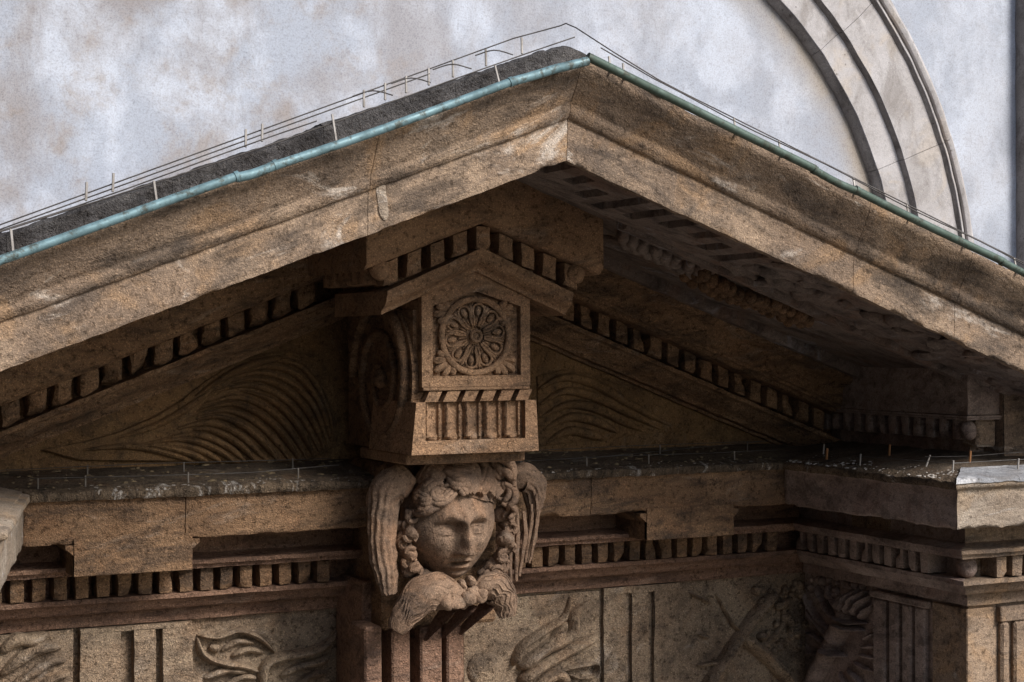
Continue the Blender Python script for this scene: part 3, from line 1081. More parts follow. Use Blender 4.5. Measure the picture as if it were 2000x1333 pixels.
mb.blob((7.16, 8.335, -.595), (.05, .05, .06), 14, 10, .15, 14)
mb.build('corner_boss', 'violet', att, True)
mb = MB()
mb.box(7.20, 7.36, 8.31, 8.45, -.70, -.531, 0, .015)
mb.rough(.006).build('dentil', 'outer', att)
mb = MB()
vs, fs = wall_grid(lambda u, v: (7.37 + 2.2 * u, 8.255, -.79 + .70 * v), 40, 18, .004)
mb.add(vs, fs)
mb.box(7.37, 9.5, 8.265, 9.9, -.79, .1)
mb.build('front_face', 'outer', att, True)

# ================================================================== KEYSTONE
key = thing('keystone', 'projecting carved keystone with small gable, round rosette and fluted tablet', 'keystone', (4.0, 9.4, -.70))
TK = .385
pr = [(8.60, 1.0), (8.60, .672), (8.606, .662), (8.612, .655), (8.625, .650), (8.632, .638), (8.65, .632), (8.70, .628)]
rake(pr, 3.285, 4.0, TK, .03, .004, .03, [(9.55, .628), (9.55, 1.0)]).build('gable_fascia', 'key', key, 60)
rake(pr, 4.0005, 4.73, TK, .03, .004, .03, [(9.55, .628), (9.55, 1.0)]).build('gable_fascia', 'key', key, 60)
rake([(8.82, .64), (8.82, .46)], 3.50, 4.53, TK, .04, .003, .04, [(9.55, .46), (9.55, .64)]).build('gable_core', 'key', key, 60)
for s in (-1, 1):
    dk = dentil_meshes('dentil', .084, .145, .128, 'key', -s * TK)
    for i in range(4):
        xx = CX + .015 + s * (.072 + .1375 * (i + .5) - .0)
        place(dk[i], 'dentil', (xx, 8.83, .622 - TK * abs(xx - CX)), key)
dk = dentil_meshes('dentil', .085, .145, .13, 'key', 0)
place(dk[0], 'dentil', (CX + .015, 8.83, .612), key)
for s in (-1, 1):
    xs_ = 3.50 if s < 0 else 4.53
    for i in range(6):
        place(dk[i % 4], 'dentil', (xs_, 8.86 + .12 * i, .415), key, s * math.pi / 2)
    mb = MB()
    mb.blob((CX + s * .60, 8.70, .36), (.055, .05, .062), 14, 10, .2, 18)
    mb.build('corner_boss', 'key', key, True)
pr = [(8.665, .492), (8.665, .470), (8.675, .462), (8.680, .44), (8.70, .415), (8.735, .398), (8.755, .382), (8.758, .365), (8.80, .362)]
for (a, b) in ((3.43, 4.0), (4.0005, 4.57)):
    rake(pr, a, b, .43, .025, .003, .02, [(9.5, .362), (9.5, .492)]).build('gable_moulding', 'key', key, 60)
# tablet
mb = MB()


def pent(y, x0, x1, z0, zs, za):
    return [(x0, y, z0), (x1, y, z0), (x1, y, zs), (CX + .01, y, za), (x0, y, zs)]


A, B = pent(8.822, 3.68, 4.35, -.283, .20, .37), pent(9.6, 3.68, 4.35, -.283, .20, .37)
mb.add(A + B, [(0, 1, 2, 3, 4), (9, 8, 7, 6, 5)] + [(i, (i + 1) % 5, 5 + (i + 1) % 5, 5 + i) for i in range(5)])
tab = mb.build('tablet', 'key', key)
OU = [(3.68, -.283), (4.35, -.283), (4.35, .222), (4.015, .368), (3.68, .222)]
IN = [(3.745, -.222), (4.29, -.222), (4.29, .17), (4.015, .252), (3.745, .17)]
mb = MB()
n = 5
vs = []
for (pts, y) in ((OU, 8.83), (OU, 8.782), (IN, 8.78), ([(x * .985 + 4.015 * .015, z * .985) for x, z in IN], 8.83)):
    vs += [(x, y, z) for x, z in pts]
fs = []
for r in range(3):
    for i in range(n):
        j = (i + 1) % n
        fs.append((r * n + i, r * n + j, (r + 1) * n + j, (r + 1) * n + i))
mb.add(vs, fs)
mb.build('tablet_frame', 'key', key)
RC = Vector((4.012, 8.80, .002))


def ring(r, rr, y, n=64, m_=10):
    mbr = MB()
    vs, fs = [], []
    for i in range(n):
        a = 2 * math.pi * i / n
        for k in range(m_):
            b = 2 * math.pi * k / m_
            R_ = r + rr * math.cos(b)
            vs.append((RC.x + R_ * math.cos(a), y + rr * .8 * math.sin(b), RC.z + R_ * math.sin(a)))
    for i in range(n):
        i2 = (i + 1) % n
        for k in range(m_):
            k2 = (k + 1) % m_
            fs.append((i * m_ + k, i * m_ + k2, i2 * m_ + k2, i2 * m_ + k))
    mbr.add(vs, fs)
    return mbr


ring(.208, .019, 8.792).build('medallion_ring', 'key', tab, True)
ring(.030, .010, 8.782, 28).build('rosette_boss', 'key', tab, True)
mb = MB()
mb.blob((RC.x, 8.80, RC.z), (.024, .018, .024), 16, 8)
mb.build('rosette_boss', 'key', tab, True)
# petals: an egg inside an open loop, spikes between
pm = MB()
loop = [(-.014, .055), (-.018, .09), (-.034, .135), (-.030, .168), (0, .183), (.030, .168), (.034, .135), (.018, .09), (.014, .055)]
pm.tube(smooth_line([(a, -.016, b) for a, b in loop], 5), .0078, 6)
pm.blob((0, -.006, .142), (.018, .020, .030), 12, 8)
pm.tube([(0, -.006, .05), (0, -.010, .10)], .006, 5)
me_p = mesh_of(pm, 'petal', 'key')
sm = MB()
sm.tube([(0, -.006, .048), (0, -.014, .11), (0, -.014, .165), (0, -.006, .19)], [.005, .007, .010, .006], 6)
sm.tube([(-.006, -.010, .15), (-.018, -.008, .188)], .006, 5)
sm.tube([(.006, -.010, .15), (.018, -.008, .188)], .006, 5)
me_s = mesh_of(sm, 'petal_spike', 'key')
for me in (me_p, me_s):
    me.polygons.foreach_set('use_smooth', [True] * len(me.polygons))
NP = 10
for i in range(NP):
    for me, nm, off in ((me_p, 'petal', .0), (me_s, 'petal_spike', .5)):
        o = bpy.data.objects.new(nm, me)
        COL.objects.link(o)
        o.location = (RC.x, 8.818, RC.z)
        o.rotation_euler = (0, 2 * math.pi * (i + off + .25) / NP, 0)
        o.parent = tab
# corner fans
for (sx, sz) in ((-1, 1), (1, 1), (-1, -1), (1, -1)):
    mb = MB()
    cx, cz = RC.x + sx * .128, RC.z + (sz * .135 if sz > 0 else -.118)
    ox, oz = RC.x + sx * .258, (RC.z + sz * .12) if sz > 0 else -.205
    for k in range(5):
        base = math.atan2(oz - cz, ox - cx)
        a = base + (k - 2) * .42
        L = .145 if k == 2 else (.125 if k in (1, 3) else .10)
        if sz > 0:
            L *= .88
        p0 = Vector((cx + .02 * math.cos(a), 8.815, cz + .02 * math.sin(a)))
        p1 = Vector((cx + L * math.cos(a), 8.812, cz + L * math.sin(a)))
        mid = p0.lerp(p1, .7) + Vector((0, -.012, 0))
        mb.tube(smooth_line([p0, mid, p1], 5), [.009 + .013 * math.sin(i / 10 * math.pi * .9) for i in range(11)], 7)
    mb.build('corner_leaf', 'key', tab, True)
# drip course with slanting notches
mb = MB()
mb.box(3.685, 4.345, 8.775, 9.5, -.302, -.285, 0, .003)
mb.build('drip_course', 'key', key)
for i in range(6):
    mb = MB()
    x = 3.70 + .112 * i
    vs = []
    for (z, dx) in ((-.304, .03), (-.368, -.008)):
        for (xx, yy) in ((0, 8.79), (.078, 8.79), (.078, 8.95), (0, 8.95)):
            vs.append((x + xx + dx, yy + (0.0 if z > -.33 else -.012), z))
    mb.add(vs, [(0, 1, 2, 3), (7, 6, 5, 4), (0, 1, 5, 4), (1, 2, 6, 5), (2, 3, 7, 6), (3, 0, 4, 7)])
    mb.rough(.003).build('notch_block', 'key', key)
mb = MB()
mb.box(3.66, 4.37, 8.86, 9.9, -.655, .15)
mb.build('console_core', 'inner', key)
# fluted tablet
mb = MB()
x0, x1, z0, z1 = 3.60, 4.385, -.655, -.365
yo = 8.745
OUf = [(x0, z0), (x1, z0), (x1 - .015, z1), (x0 + .03, z1)]
INf = [(x0 + .085, z0 + .075), (x1 - .085, z0 + .075), (x1 - .085, z1), (x0 + .085, z1)]
vs = [(x, 9.4, z) for x, z in OUf] + [(x, yo, z) for x, z in OUf] + [(x, yo, z) for x, z in INf] + [(x, yo + .05, z) for x, z in INf]
fs = []
for r in range(3):
    for i in range(4):
        j = (i + 1) % 4
        fs.append((r * 4 + i, r * 4 + j, (r + 1) * 4 + j, (r + 1) * 4 + i))
fs.append((12, 13, 14, 15))
mb.add(vs, fs)
ft = mb.build('fluted_tablet', 'key', key)
for i in range(5):
    fw = (INf[1][0] - INf[0][0]) / 5
    x = INf[0][0] + fw * (i + .5)
    mb = MB()
    n = 10
    vs, fs = [], []
    prof = [(-.5, 0), (-.44, .030), (-.38, .036), (-.32, .030), (-.26, .012), (.0, .004), (.16, .012), (.20, .030), (.27, .034), (.33, .0)]
    zz = [z1 - .001, z1 - .1, z0 + .12, z0 + .095, z0 + .077]
    for q, z in enumerate(zz):
        for (u, h) in prof:
            hh = h if q < 3 else (max(h, .024) if q == 3 else 0)
            vs.append((x + u * fw * 1.0, yo + .049 - hh, z))
    L = len(prof)
    for q in range(len(zz) - 1):
        for k in range(L - 1):
            fs.append((q * L + k, q * L + k + 1, (q + 1) * L + k + 1, (q + 1) * L + k))
    mb.add(vs, fs)
    mb.blob((x - .05 * fw, yo + .04, z0 + .088), (fw * .26, .02, .018), 10, 6)
    mb.build('flute', 'key', ft, 40)
# lower step between tablet and mask
mb = MB()
mb.box(3.62, 4.36, 8.87, 9.6, -.72, -.657, 0, .008)
mb.rough(.003).build('base_step', 'key', key)
# volutes on both flanks
for s in (-1, 1):
    mb = MB()
    xs_ = CX - .005 + s * .345
    c = Vector((xs_, 9.28, -.24))
    pts, rs = [], []
    for i in range(90):
        a = -math.pi * .5 + i / 89 * math.pi * 2 * 2.25
        r = .40 * (1 - i / 89) ** .8 + .05
        pts.append(c + Vector((s * .02, -math.sin(a) * r * .98, math.cos(a) * r)))
        rs.append(.036 * (1 - .55 * i / 89))
    mb.tube(pts, rs, 8)
    mb.blob(c + Vector((s * .02, 0, 0)), (.045, .06, .06), 14, 9)
    vo = mb.build('volute', 'inner', key, True)
    mb = MB()
    n = 36
    vs = [(xs_ - s * .06, c.y, c.z), ]
    ring0 = [(xs_ - s * .06, c.y + .45 * math.cos(2 * math.pi * i / n), c.z + .45 * math.sin(2 * math.pi * i / n)) for i in range(n)]
    ring1 = [(xs_ + s * .008, p[1], p[2]) for p in ring0]
    mb.add(ring0 + ring1 + [(xs_ + s * .008, c.y, c.z)], [(i, (i + 1) % n, n + (i + 1) % n, n + i) for i in range(n)] + [(n + i, n + (i + 1) % n, 2 * n) for i in range(n)])
    mb.build('volute_disc', 'inner', key, True)

# ================================================================== MASK
msk = thing('stone_mask', 'carved stone head with wavy hair and folded wings under the keystone', 'sculpture', (4.0, 9.4, -1.7))
HC = Vector((4.02, 9.22, -1.075))


def sstep(a, b, x):
    t = min(1, max(0, (x - a) / (b - a)))
    return t * t * (3 - 2 * t)


def gs(d, s):
    return math.exp(-(d / s) ** 2)


def face_disp(x, z):
    ax = abs(x)
    f = 0.0
    z = float(np.interp(z, (-.36, -.315, -.285, -.258, -.232, -.188, -.035, .015, .16, .35), (-.345, -.292, -.252, -.228, -.2045, -.135, 0.0, .05, .12, .35)))
    # brow, sockets, eyes
    bz = .048 + .020 * gs(ax - .095, .06)
    f += .034 * gs(z - bz, .018) * sstep(.19, .13, ax) * (1 - .4 * gs(ax, .02))
    f -= .066 * gs(ax - .090, .056) * gs(z - .004, .036)
    f -= .020 * gs(ax - .045, .022) * gs(z - .004, .03)
    f += .052 * gs(ax - .098, .042) * gs(z + .003, .018)
    f += .020 * gs(z - (.020 - .9 * (ax - .098) ** 2 * 4), .006) * gs(ax - .098, .05)
    f += .014 * gs(z - (-.024 + .9 * (ax - .098) ** 2 * 4), .006) * gs(ax - .098, .045)
    f -= .006 * gs(ax - .098, .010) * gs(z, .008)
    # nose
    tz = min(1, max(0, (.055 - z) / .175))
    on = sstep(-.142, -.118, z) * sstep(.11, .03, z)
    hn = (.044 + .088 * tz ** 1.05)
    f += hn * on * math.exp(-(ax / (.024 + .018 * tz)) ** 2.4)
    f += .040 * gs(ax - .040, .019) * gs(z + .118, .018)
    f -= .014 * gs(ax - .016, .010) * gs(z + .140, .008)
    # mouth
    f -= .010 * gs(ax, .010) * gs(z + .160, .014)
    f += .020 * gs(ax, .075) * gs(z + .195, .05)
    up = -.186 - .20 * ax * ax * 5 + .004 * gs(ax - .018, .014)
    f += .020 * math.exp(-(ax / .062) ** 4) * gs(z - up, .010)
    f -= .085 * math.exp(-(ax / .056) ** 4) * gs(z + .2050, .013)
    f += .026 * math.exp(-(ax / .048) ** 4) * gs(z + .228, .012)
    f -= .014 * gs(ax, .06) * gs(z + .252, .014)
    f += .032 * gs(ax, .055) * gs(z + .292, .036)
    # cheeks, naso-labial fold
    f += .020 * gs(ax - .135, .06) * gs(z + .085, .07)
    f -= .010 * gs(ax - (.055 + .25 * max(0, -.13 - z)), .014) * gs(z + .165, .04)
    # forehead
    f += .010 * gs(ax - .06, .06) * gs(z - .11, .04)
    return f


mb = MB()
NU, NV = 150, 150
vs, fs = [], []
for j in range(NV + 1):
    e = math.radians(-86 + 172 * j / NV)
    for i in range(NU + 1):
        a = math.radians(-105 + 210 * i / NU)
        ce, se = math.cos(e), math.sin(e)
        zz = se * (.345 if se < 0 else .33)
        wid = .284 * (1 - .25 * sstep(.0, -.34, zz))
        ex = math.copysign(abs(ce) ** .85, ce)
        x = ex * math.sin(a) * wid
        y = -ex * math.cos(a) * .25
        if zz < -.1:
            y *= 1 - .05 * sstep(-.1, -.34, zz)
        fr = max(0, math.cos(a)) ** .5 * max(0, ce) ** .3
        y -= face_disp(x, zz) * fr
        p = HC + Vector((x, y, zz))
        vs.append(p + noise.noise_vector(p * 30) * .0012)
for j in range(NV):
    for i in range(NU):
        q = j * (NU + 1) + i
        fs.append((q, q + 1, q + NU + 2, q + NU + 1))
mb.add(vs, fs)
mb.build('head', 'mask', msk, True)


def on_head(px, py, grow=1.06):
    """point of the head's ellipsoid (grown) that a measured picture point lies on"""
    r = Vector((.275 * grow, .27 * grow, .345 * grow))
    d = _ray(px, py)
    o = -HC
    A_ = sum((d[i] / r[i]) ** 2 for i in range(3))
    B_ = 2 * sum(o[i] * d[i] / r[i] ** 2 for i in range(3))
    C_ = sum((o[i] / r[i]) ** 2 for i in range(3)) - 1
    D_ = B_ * B_ - 4 * A_ * C_
    t = (-B_ - math.sqrt(max(0, D_))) / (2 * A_)
    return d * t


LOCKS = [([(931, 962), (940, 941), (946, 923), (937, 914), (940, 899), (952, 894)], 15), ([(950, 962), (958, 937), (968, 921), (961, 910), (970, 900)], 14), ([(958, 931), (979, 926), (994, 938), (1004, 952)], 14), ([(952, 897), (979, 903), (995, 919), (1003, 937)], 15),
         ([(960, 966), (974, 950), (986, 953), (989, 968), (979, 978), (969, 971)], 11), ([(983, 945), (998, 958), (999, 978), (988, 988), (980, 984)], 11), ([(925, 962), (922, 944), (907, 935), (892, 930), (880, 920), (866, 913)], 15), ([(916, 964), (913, 950), (898, 944), (886, 942), (875, 932)], 14),
         ([(907, 968), (898, 953), (886, 950), (872, 944)], 12), ([(925, 941), (922, 923), (904, 913), (884, 904)], 15), ([(924, 912), (904, 901), (878, 901), (858, 908)], 15), ([(864, 944), (844, 948), (829, 956), (820, 950)], 13), ([(888, 962), (870, 976), (853, 976), (846, 963), (858, 955), (870, 961)], 11),
         ([(866, 937), (850, 929), (835, 932), (824, 948)], 14), ([(868, 917), (850, 916), (832, 926), (819, 943)], 15), ([(864, 980), (844, 978), (826, 980), (815, 990)], 12), ([(858, 988), (841, 990), (829, 999), (819, 1001), (814, 992)], 11), ([(852, 975), (832, 972), (817, 968), (812, 976)], 12), ([(990, 985), (1000, 998), (994, 1012)], 10), ([(940, 905), (925, 896), (905, 893), (885, 896)], 15)]
hb = MB()
# cap under the locks
cv, cf = [], []
for j in range(17):
    e = math.radians(28 + 62 * j / 16)
    for i in range(33):
        a = math.radians(-115 + 230 * i / 32)
        e2 = e + math.radians(6) * (1 - j / 16) * abs(math.sin(a)) * -2.2
        p = HC + Vector((math.cos(e2) * math.sin(a) * .292, -math.cos(e2) * math.cos(a) * .275, math.sin(e2) * .345))
        cv.append(p + noise.noise_vector(p * 14) * .012)
for j in range(16):
    for i in range(32):
        q = j * 33 + i
        cf.append((q, q + 1, q + 34, q + 33))
hb.add(cv, cf)
hair = hb.build('hair', 'mask', msk, True)
for k, (pts, w) in enumerate(LOCKS):
    m_ = MB()
    base = smooth_line([on_head(a, b, 1.075) for a, b in pts], 7)
    n = len(base)
    for q in range(3):
        P, rs = [], []
        for i, p in enumerate(base):
            d = (base[min(i + 1, n - 1)] - base[max(i - 1, 0)]).normalized()
            nn = (p - HC).normalized()
            sd_ = d.cross(nn).normalized()
            u = i / (n - 1)
            wv = math.sin(u * 9 + k * 1.7) * w * .0009
            lift = w * .0016 * math.sin(math.pi * min(1, u * .9 + .1))
            P.append(p + sd_ * ((q - 1) * w * .00175 + wv) + nn * (lift * (1.35 if q == 1 else 1.0)))
            rs.append(w * .0019 * (.45 + .55 * math.sin(math.pi * min(1, u * .85 + .15))))
        m_.tube(P, rs, 8)
    m_.build('hair_lock', 'mask', hair, True)
# leafy curls between cheeks and wings
rnd = random.Random(21)
for s_, pts in ((-1, [(803, 1008), (793, 1028), (797, 1046), (788, 1062), (797, 1080), (795, 1098), (808, 1112), (822, 1128), (838, 1136)]), (1, [(988, 1008), (994, 1030), (986, 1050), (992, 1068), (980, 1085), (978, 1103), (965, 1116), (950, 1126)])):
    for k, (a, b) in enumerate(pts):
        m_ = MB()
        c = at(a, b, 9.12 + (.03 if k % 2 else 0))
        m_.blob(c + Vector((0, .02, 0)), (.042 + .012 * rnd.random(), .055, .036 + .012 * rnd.random()), 16, 11, .9, 17)
        g0 = rnd.random() * 6
        for q in range(2):
            a0 = g0 + q * 2.2
            L = [c + Vector((.040 * math.cos(a0 + t) * (1 - t / 7), -.035 + .006 * t, .034 * math.sin(a0 + t) * (1 - t / 7))) for t in [w_ * .42 for w_ in range(8)]]
            m_.tube(L, [.013, .015, .016, .015, .014, .012, .010, .007], 7)
        m_.build('side_curl', 'mask', msk, True)
for k, (a, b) in enumerate([(845, 1137), (862, 1145), (880, 1149), (900, 1146), (918, 1138)]):
    m_ = MB()
    c = at(a, b, 9.08)
    m_.blob(c, (.028, .045, .036), 14, 10, .7, 22)
    m_.tube(smooth_line([c + Vector((-.015, -.03, .025)), c + Vector((.01, -.045, 0)), c + Vector((-.006, -.04, -.03))], 4), .011, 6)
    m_.build('beard_curl', 'mask', msk, True)

# backing block of the mask
mb = MB()
mb.box(3.66, 4.40, 9.34, 9.95, -1.72, -.74, 0, .02)
mb.rough(.006).build('backing', 'inner', msk)


def wing_side(body, rads, Y, fl, ridges):
    """one folded wing: a swollen shoulder running down into a flat band of long feathers"""
    m_ = MB()
    P = smooth_line([at(a, b, Y) for a, b in body], 8)
    n = len(P)
    k = len(rads) - 1
    rr = []
    for i in range(n):
        u = i / (n - 1) * k
        q = min(k - 1, int(u))
        rr.append(rads[q] * (1 - (u - q)) + rads[q + 1] * (u - q))
    m_.tube(P, rr, 72)
    for i in range(n):
        g = sstep(.28, .42, i / (n - 1))
        for q in range(72):
            v = Vector(m_.v[i * 72 + q])
            m_.v[i * 72 + q] = P[i] + (v - P[i]) * (1 + g * .075 * math.cos(q / 72 * 2 * math.pi * 13 + .8 * math.sin(i * .35)))
    yc = sum(p.y for p in P) / n
    m_.v = [Vector((v[0], yc + (v[1] - yc) * fl, v[2])) for v in m_.v]
    m_.rough(.010, 13, 41)
    w0 = m_.build('wing_shoulder', 'mask', msk, True)
    for (pts, r) in ridges:
        m_ = MB()
        Q = smooth_line([at(a, b, Y - .065 * fl) for a, b in pts], 7)
        m = len(Q)
        m_.tube(Q, [r * (.5 + .5 * math.sin(math.pi * (.15 + .8 * i / (m - 1)))) for i in range(m)], 7)
        m_.rough(.004, 22, 55).build('wing_feather', 'mask', w0, True)


wing_side([(802, 958), (778, 946), (754, 962), (746, 1010), (748, 1080), (754, 1125), (760, 1160)], [.05, .112, .100, .082, .076, .066, .045], 9.16, .85,
          [([(792, 965), (772, 976), (754, 992)], .013), ([(786, 950), (766, 956), (744, 975)], .010)])
wing_side([(1000, 945), (1022, 933), (1042, 952), (1043, 1000), (1037, 1050), (1030, 1098)], [.04, .092, .080, .040, .034, .020], 9.24, .85,
          [([(1047, 965), (1049, 1010), (1042, 1060), (1034, 1100)], .012), ([(1038, 985), (1038, 1020), (1031, 1060), (1026, 1100)], .012), ([(1022, 1000), (1026, 1040), (1021, 1080), (1014, 1125)], .016), ([(1010, 1000), (1011, 1050), (1008, 1095), (1008, 1135)], .015), ([(999, 1000), (1001, 1050), (996, 1095), (998, 1140)], .015)])
# two curled leaf ends under the chin
for (pts, rads, Y) in (([(900, 1165), (862, 1152), (825, 1162), (795, 1195), (772, 1232)], [.04, .095, .112, .085, .045], 9.06), ([(928, 1168), (948, 1150), (968, 1150), (984, 1174), (988, 1203)], [.03, .08, .100, .078, .05], 9.06)):
    m_ = MB()
    P = smooth_line([at(a, b, Y) for a, b in pts], 8)
    n = len(P)
    rr = [rads[min(4, int(i / (n - 1) * 4))] * (1 - (i / (n - 1) * 4) % 1) + rads[min(4, int(i / (n - 1) * 4) + 1)] * ((i / (n - 1) * 4) % 1) for i in range(n)]
    m_.tube(P, rr, 16)
    m_.rough(.008, 10, 34)
    lf = m_.build('curled_leaf', 'mask', msk, True)
    for k in range(9):
        m_ = MB()
        a0 = .35 + k * .33
        Q = []
        for i in range(5 + (k * 3) % 7, n):
            d = (P[min(i + 1, n - 1)] - P[i - 1]).normalized()
            sdir = d.cross(Vector((0, 1, 0))).normalized()
            a1 = a0 + .16 * math.sin(i * .7 + k)
            Q.append(P[i] + (Vector((0, -1, 0)) * math.sin(a1) + sdir * math.cos(a1)) * rr[i] * .985)
        m_.tube(Q, .0065, 5)
        m_.rough(.004, 20, 50).build('leaf_vein', 'mask', lf, True)
# link between the leaves
m_ = MB()
for q in range(13):
    u = q / 12
    c = at(858 + 80 * u, 1182 - 22 * u, 9.03) + Vector((0, -.02 * math.sin(q * 1.7), .016 * math.sin(q * 2.3)))
    m_.blob(c, (.030 + .010 * (q % 3), .045, .030 + .012 * ((q * 2) % 3)), 14, 10, .8, 16)
m_.rough(.006, 14, 40).build('leaf_link', 'mask', msk, True)

# ================================================================== BRACKET under the mask
brk = thing('console_bracket', 'reddish fluted stone bracket hanging below the carved head', 'bracket', (3.9, 9.3, -2.9))
mb = MB()
mb.box(3.60, 4.26, 9.52, 9.98, -2.9, -1.45, 0, .01)
mb.build('bracket_core', 'red', brk)
for (a, b) in ((712, 747), (766, 802), (822, 864), (874, 902)):
    Yb = 9.28
    xa, xb = at(a, 1290, Yb).x, at(b, 1290, Yb).x
    m_ = MB()
    m_.box(xa, xb, Yb, 9.53, -2.9, -1.71 + (.03 if a < 720 else 0), 0, .012)
    m_.rough(.004).build('bracket_bar', 'red', brk)
for k in range(3):
    m_ = MB()
    p0, p1 = at(838 + k * 34, 1248 - k * 6, 9.24), at(890 + k * 38, 1195 - k * 4, 9.02)
    d = (p1 - p0)
    sd_ = Vector((.5, 0, .5)).normalized() * .022
    up_ = Vector((0, .1, 0))
    vs = [p0 - sd_, p0 + sd_, p0 + sd_ + up_, p0 - sd_ + up_, p1 - sd_, p1 + sd_, p1 + sd_ + up_ * 2, p1 - sd_ + up_ * 2]
    m_.add(vs, [(0, 1, 2, 3), (7, 6, 5, 4), (0, 1, 5, 4), (1, 2, 6, 5), (2, 3, 7, 6), (3, 0, 4, 7)])
    m_.rough(.004).build('slanted_rib', 'red', brk)

# ================================================================== GUTTERS
def gutter(label, s, mat):
    g = thing('gutter', label, 'gutter', (CX + s * 1.5, 7.41, 1.35 - 1.5 * T), 'gutters on the two slopes')
    cutsx = [0.0, .42, 1.60, 1.78, 3.3, 4.6] if s < 0 else [0.0, 1.35, 1.62, 2.62, 4.8]
    for i in range(len(cutsx) - 1):
        a, b = cutsx[i], cutsx[i + 1]
        m_ = MB()
        n = 16
        pts = []
        for k in range(n + 1):
            u = a + (b - a) * k / n
            sag = .010 * math.sin(u * 2.3 + i) - (.012 * math.sin(math.pi * k / n))
            zz = 1.372 - T * u + sag * .6
            if s < 0 and u < .18:
                zz -= (.18 - u) * .12
            pts.append((CX + s * u, 7.425, zz))
        m_.tube(pts, .0225 if i % 2 == 0 else .021, 14)
        m_.build('gutter_length', mat, g, True)
        if i > 0:
            m_ = MB()
            p = Vector(pts[0])
            d = (Vector(pts[1]) - p).normalized()
            m_.tube([p - d * .010, p + d * .010], .0248, 14)
            m_.build('joint_band', mat, g, True)
    return g


gutter('bluish green copper gutter along the left slope', -1, 'copper')
gutter('darker green copper gutter along the right slope', 1, 'copper2')

# ================================================================== WIRES
def wires(label, posts, lines, loc, group, pmat='postm', wr=.0035, pr_=.006):
    t = thing('bird_wire', label, 'wire', loc, group)
    for (p0, p1) in posts:
        m_ = MB()
        m_.tube([p0, p1], pr_, 6)
        m_.build('post', pmat, t)
    for L in lines:
        m_ = MB()
        m_.tube(L, wr, 5)
        m_.build('wire', 'steel', t, True)
    return t


def rz(x, h):
    return 1.395 - T * abs(x - CX) + h


pl = [((x, 7.50, rz(x, -.03)), (x + .0, 7.56, rz(x, .085 + .03 * (i == 2)))) for i, x in enumerate((1.26, 1.88, 2.72, 3.56))]
pl += [((x, 7.75, rz(x, .10)), (x + .008, 7.77, rz(x, .185))) for x in (1.62, 1.74, 2.36, 2.44, 2.95, 3.06, 3.17, 3.29, 3.42, 3.60, 3.80)]
ll = [[(x, 7.78, rz(x, .115 + .028 * (x - 1.0))) for x in np.linspace(.6, 4.03, 14)], [(x, 7.76, rz(x, .095 + .026 * (x - 1.0))) for x in np.linspace(.6, 3.3, 10)],
      [(x, 7.56, rz(x, .083 + .012 * math.sin(x * 2))) for x in np.linspace(.6, 4.0, 14)], [(x, 7.72, rz(x, .10 + .01 * math.sin(x * 3))) for x in np.linspace(.6, 2.7, 10)]]
for x in (2.9, 3.1, 3.32, 3.55):
    ll.append(smooth_line([(x, 7.77, rz(x, .17)), (x + .1, 7.76, rz(x + .1, .165)), (x + .2, 7.75, rz(x + .2, .11))], 4))
ll[0] += [(4.055, 7.76, rz(4.0, .20)), (4.09, 7.72, rz(4.0, .175))]
wires('thin wires on short posts along the left roof slope', pl, ll, (2.5, 7.6, rz(2.5, 0)), 'wires on the roof slopes')
pr2 = [((x, 7.48, rz(x, -.03)), (x + .012, 7.52, rz(x, .062))) for x in (4.16, 4.24, 4.90, 5.18, 5.66, 6.02, 6.40, 6.78)]
ll = [[(4.09, 7.72, rz(4.0, .175))] + [(x, 7.53, rz(x, .075 + .10 * max(0, 4.5 - x))) for x in np.linspace(4.2, 7.6, 26)], [(x, 7.51, rz(x, .058 + .11 * max(0, 4.4 - x) + .006 * math.sin(x * 6))) for x in np.linspace(4.12, 7.6, 24)]]
wires('thin wires on short posts along the right roof slope', pr2, ll, (5.5, 7.5, rz(5.5, 0)), 'wires on the roof slopes')


def lz(y, y0=10.0):
    return -.757 - (y0 - y) * .13


# ledge wires
pw = [((x, y, lz(y) - .01), (x, y, lz(y) + .062)) for x, y in ((1.72, 9.50), (1.98, 9.52), (2.05, 9.80), (2.55, 9.50), (2.60, 9.78), (3.20, 9.50), (3.26, 9.78))]
lw = [[(1.70, 9.50, lz(9.5) + .06), (2.3, 9.5, lz(9.5) + .05), (2.9, 9.5, lz(9.5) + .045), (3.45, 9.5, lz(9.5) + .07)], [(1.5, 9.79, lz(9.8) + .05), (2.4, 9.79, lz(9.8) + .058), (3.2, 9.79, lz(9.8) + .05), (3.5, 9.79, lz(9.8) + .05)]]
wires('faint wire on short posts on the ledge left of the carved head', pw, lw, (2.6, 9.6, -.8), 'wires on the ledges', 'dullpost', .0022, .005)
pw = [((x, y, lz(y) - .01), (x, y, lz(y) + .062)) for x, y in ((4.62, 9.46), (5.1, 9.50), (5.55, 9.5), (5.8, 9.78), (6.2, 9.5), (6.5, 9.8))]
lw = [[(4.6, 9.48, lz(9.5) + .05), (5.3, 9.5, lz(9.5) + .06), (6.0, 9.5, lz(9.5) + .055), (6.55, 9.5, lz(9.5) + .06)], [(4.6, 9.79, lz(9.8) + .05), (5.6, 9.79, lz(9.8) + .06), (6.6, 9.79, lz(9.8) + .06)], [(5.1, 9.5, lz(9.5) + .052), (5.9, 9.6, lz(9.6) + .07), (6.6, 9.7, lz(9.7) + .08)]]
wires('faint wire on short posts on the ledge right of the carved head', pw, lw, (5.6, 9.6, -.8), 'wires on the ledges', 'dullpost', .0022, .005)


def lzx(x):
    return -.757 - (7.112 - x) * .13


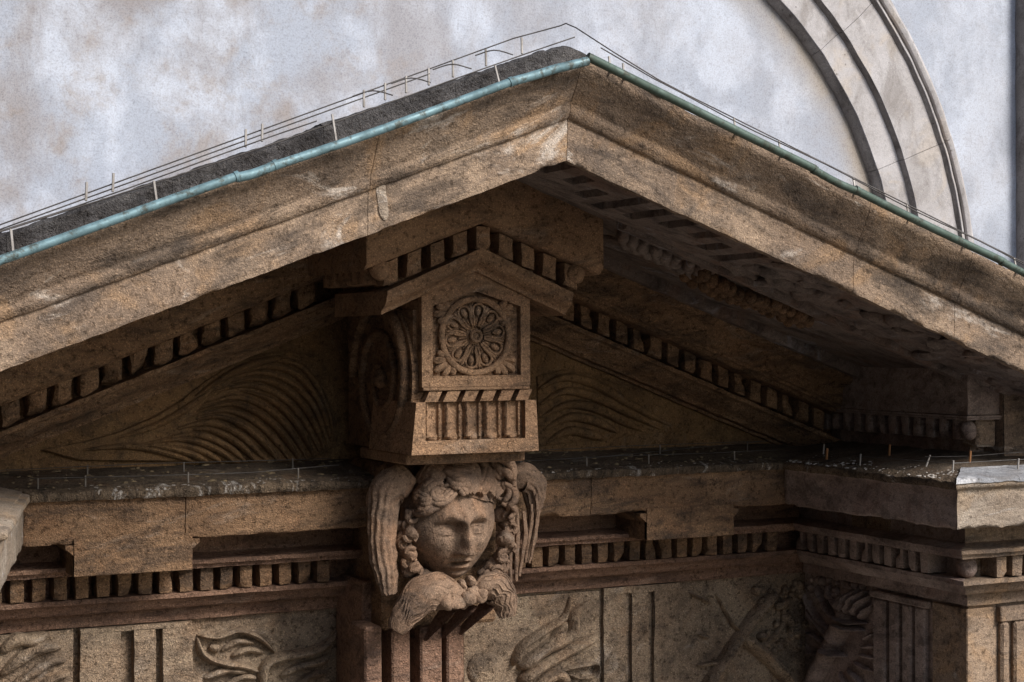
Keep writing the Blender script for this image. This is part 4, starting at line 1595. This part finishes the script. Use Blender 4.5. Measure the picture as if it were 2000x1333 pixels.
cl = [((6.80, 9.35), 0), ((6.68, 9.15), 1), ((6.95, 8.85), 1), ((6.62, 8.72), 0), ((6.75, 8.25), 2), ((6.98, 8.12), 1), ((6.68, 7.92), 0), ((7.12, 7.86), 0)]
pw, lw = [], []
cw = thing('bird_wire', 'wires and orange clips on the lit ledge corner at right', 'wire', (6.9, 8.3, -.83), 'wires on the ledges')
for (q, k) in cl:
    x, y = q
    z0 = max(lzx(x), -.83)
    if y < 8.2:
        z0 = min(z0, -.757 - (8.29 - y) * .13)
    m_ = MB()
    tip = Vector((x + (.03 if k == 2 else .0), y - .01, z0 + .075))
    m_.tube([(x, y, z0 - .01), tip], .008 if k == 1 else .006, 6)
    m_.build('post', 'rust' if k == 1 else 'postm', cw)
for L in ([(6.75, 8.25, -.74), (6.98, 8.12, -.735), (7.3, 8.05, -.72), (7.9, 8.02, -.72)], [(6.68, 7.92, -.755), (7.12, 7.86, -.745), (7.5, 7.84, -.745), (8.0, 7.84, -.745)], [(6.62, 8.72, -.76), (6.68, 7.92, -.755)]):
    m_ = MB()
    m_.tube(smooth_line(L, 4), .0022, 5)
    m_.build('wire', 'steel', cw, True)

# ================================================================== DROPPINGS AND DEBRIS
def scatter(name, label, mat, n, fn, rr, seed, flat=.35):
    rnd = random.Random(seed)
    m_ = MB()
    for _ in range(n):
        p, st = fn(rnd)
        r = rr[0] + (rr[1] - rr[0]) * rnd.random() ** 2
        m_.blob(p, (r * (1 + rnd.random()), r * (.6 + rnd.random() * .6), r * (flat + st)), 6, 4, .5, 60)
    tag(m_.build(name, mat), label, 'droppings' if mat == 'dropping' else 'debris', None, 'stuff')


def edge_fn(a, b, skip=None):
    def fn(r):
        while True:
            x = a + (b - a) * r.random()
            if noise.noise((x * 3.1, 5, 1)) > -.25 or r.random() < .12:
                break
        if r.random() < .72:
            y = 9.415 + r.random() * .02
            return (x, y, -.842 - .028 * r.random()), 1.0
        y = 9.42 + r.random() ** 1.7 * .5
        return (x, y, lz(y) - .001), 0.0
    return fn


scatter('bird_droppings', 'white bird droppings crusted along the ledge left of the carved head', 'dropping', 620, edge_fn(1.66, 3.5), (.002, .008), 2)
scatter('bird_droppings', 'white bird droppings crusted along the ledge right of the carved head', 'dropping', 520, edge_fn(4.6, 6.5), (.002, .008), 3)


def ret_fn(r):
    y = 9.4 - 1.55 * r.random()
    x = 6.535 + r.random() ** 2 * .25
    return (x, y, max(lzx(x), -.838) - .001), .3


scatter('bird_droppings', 'white bird droppings along the ledge of the right cornice corner', 'dropping', 170, ret_fn, (.003, .010), 4)


def deb(a, b):
    def fn(r):
        x = a + (b - a) * r.random()
        y = 9.5 + .48 * r.random()
        return (x, y, lz(y)), .3
    return fn


scatter('ledge_debris', 'dark gravel and dry bits lying on the ledge', 'twig', 500, deb(1.6, 6.5), (.004, .014), 8, .6)
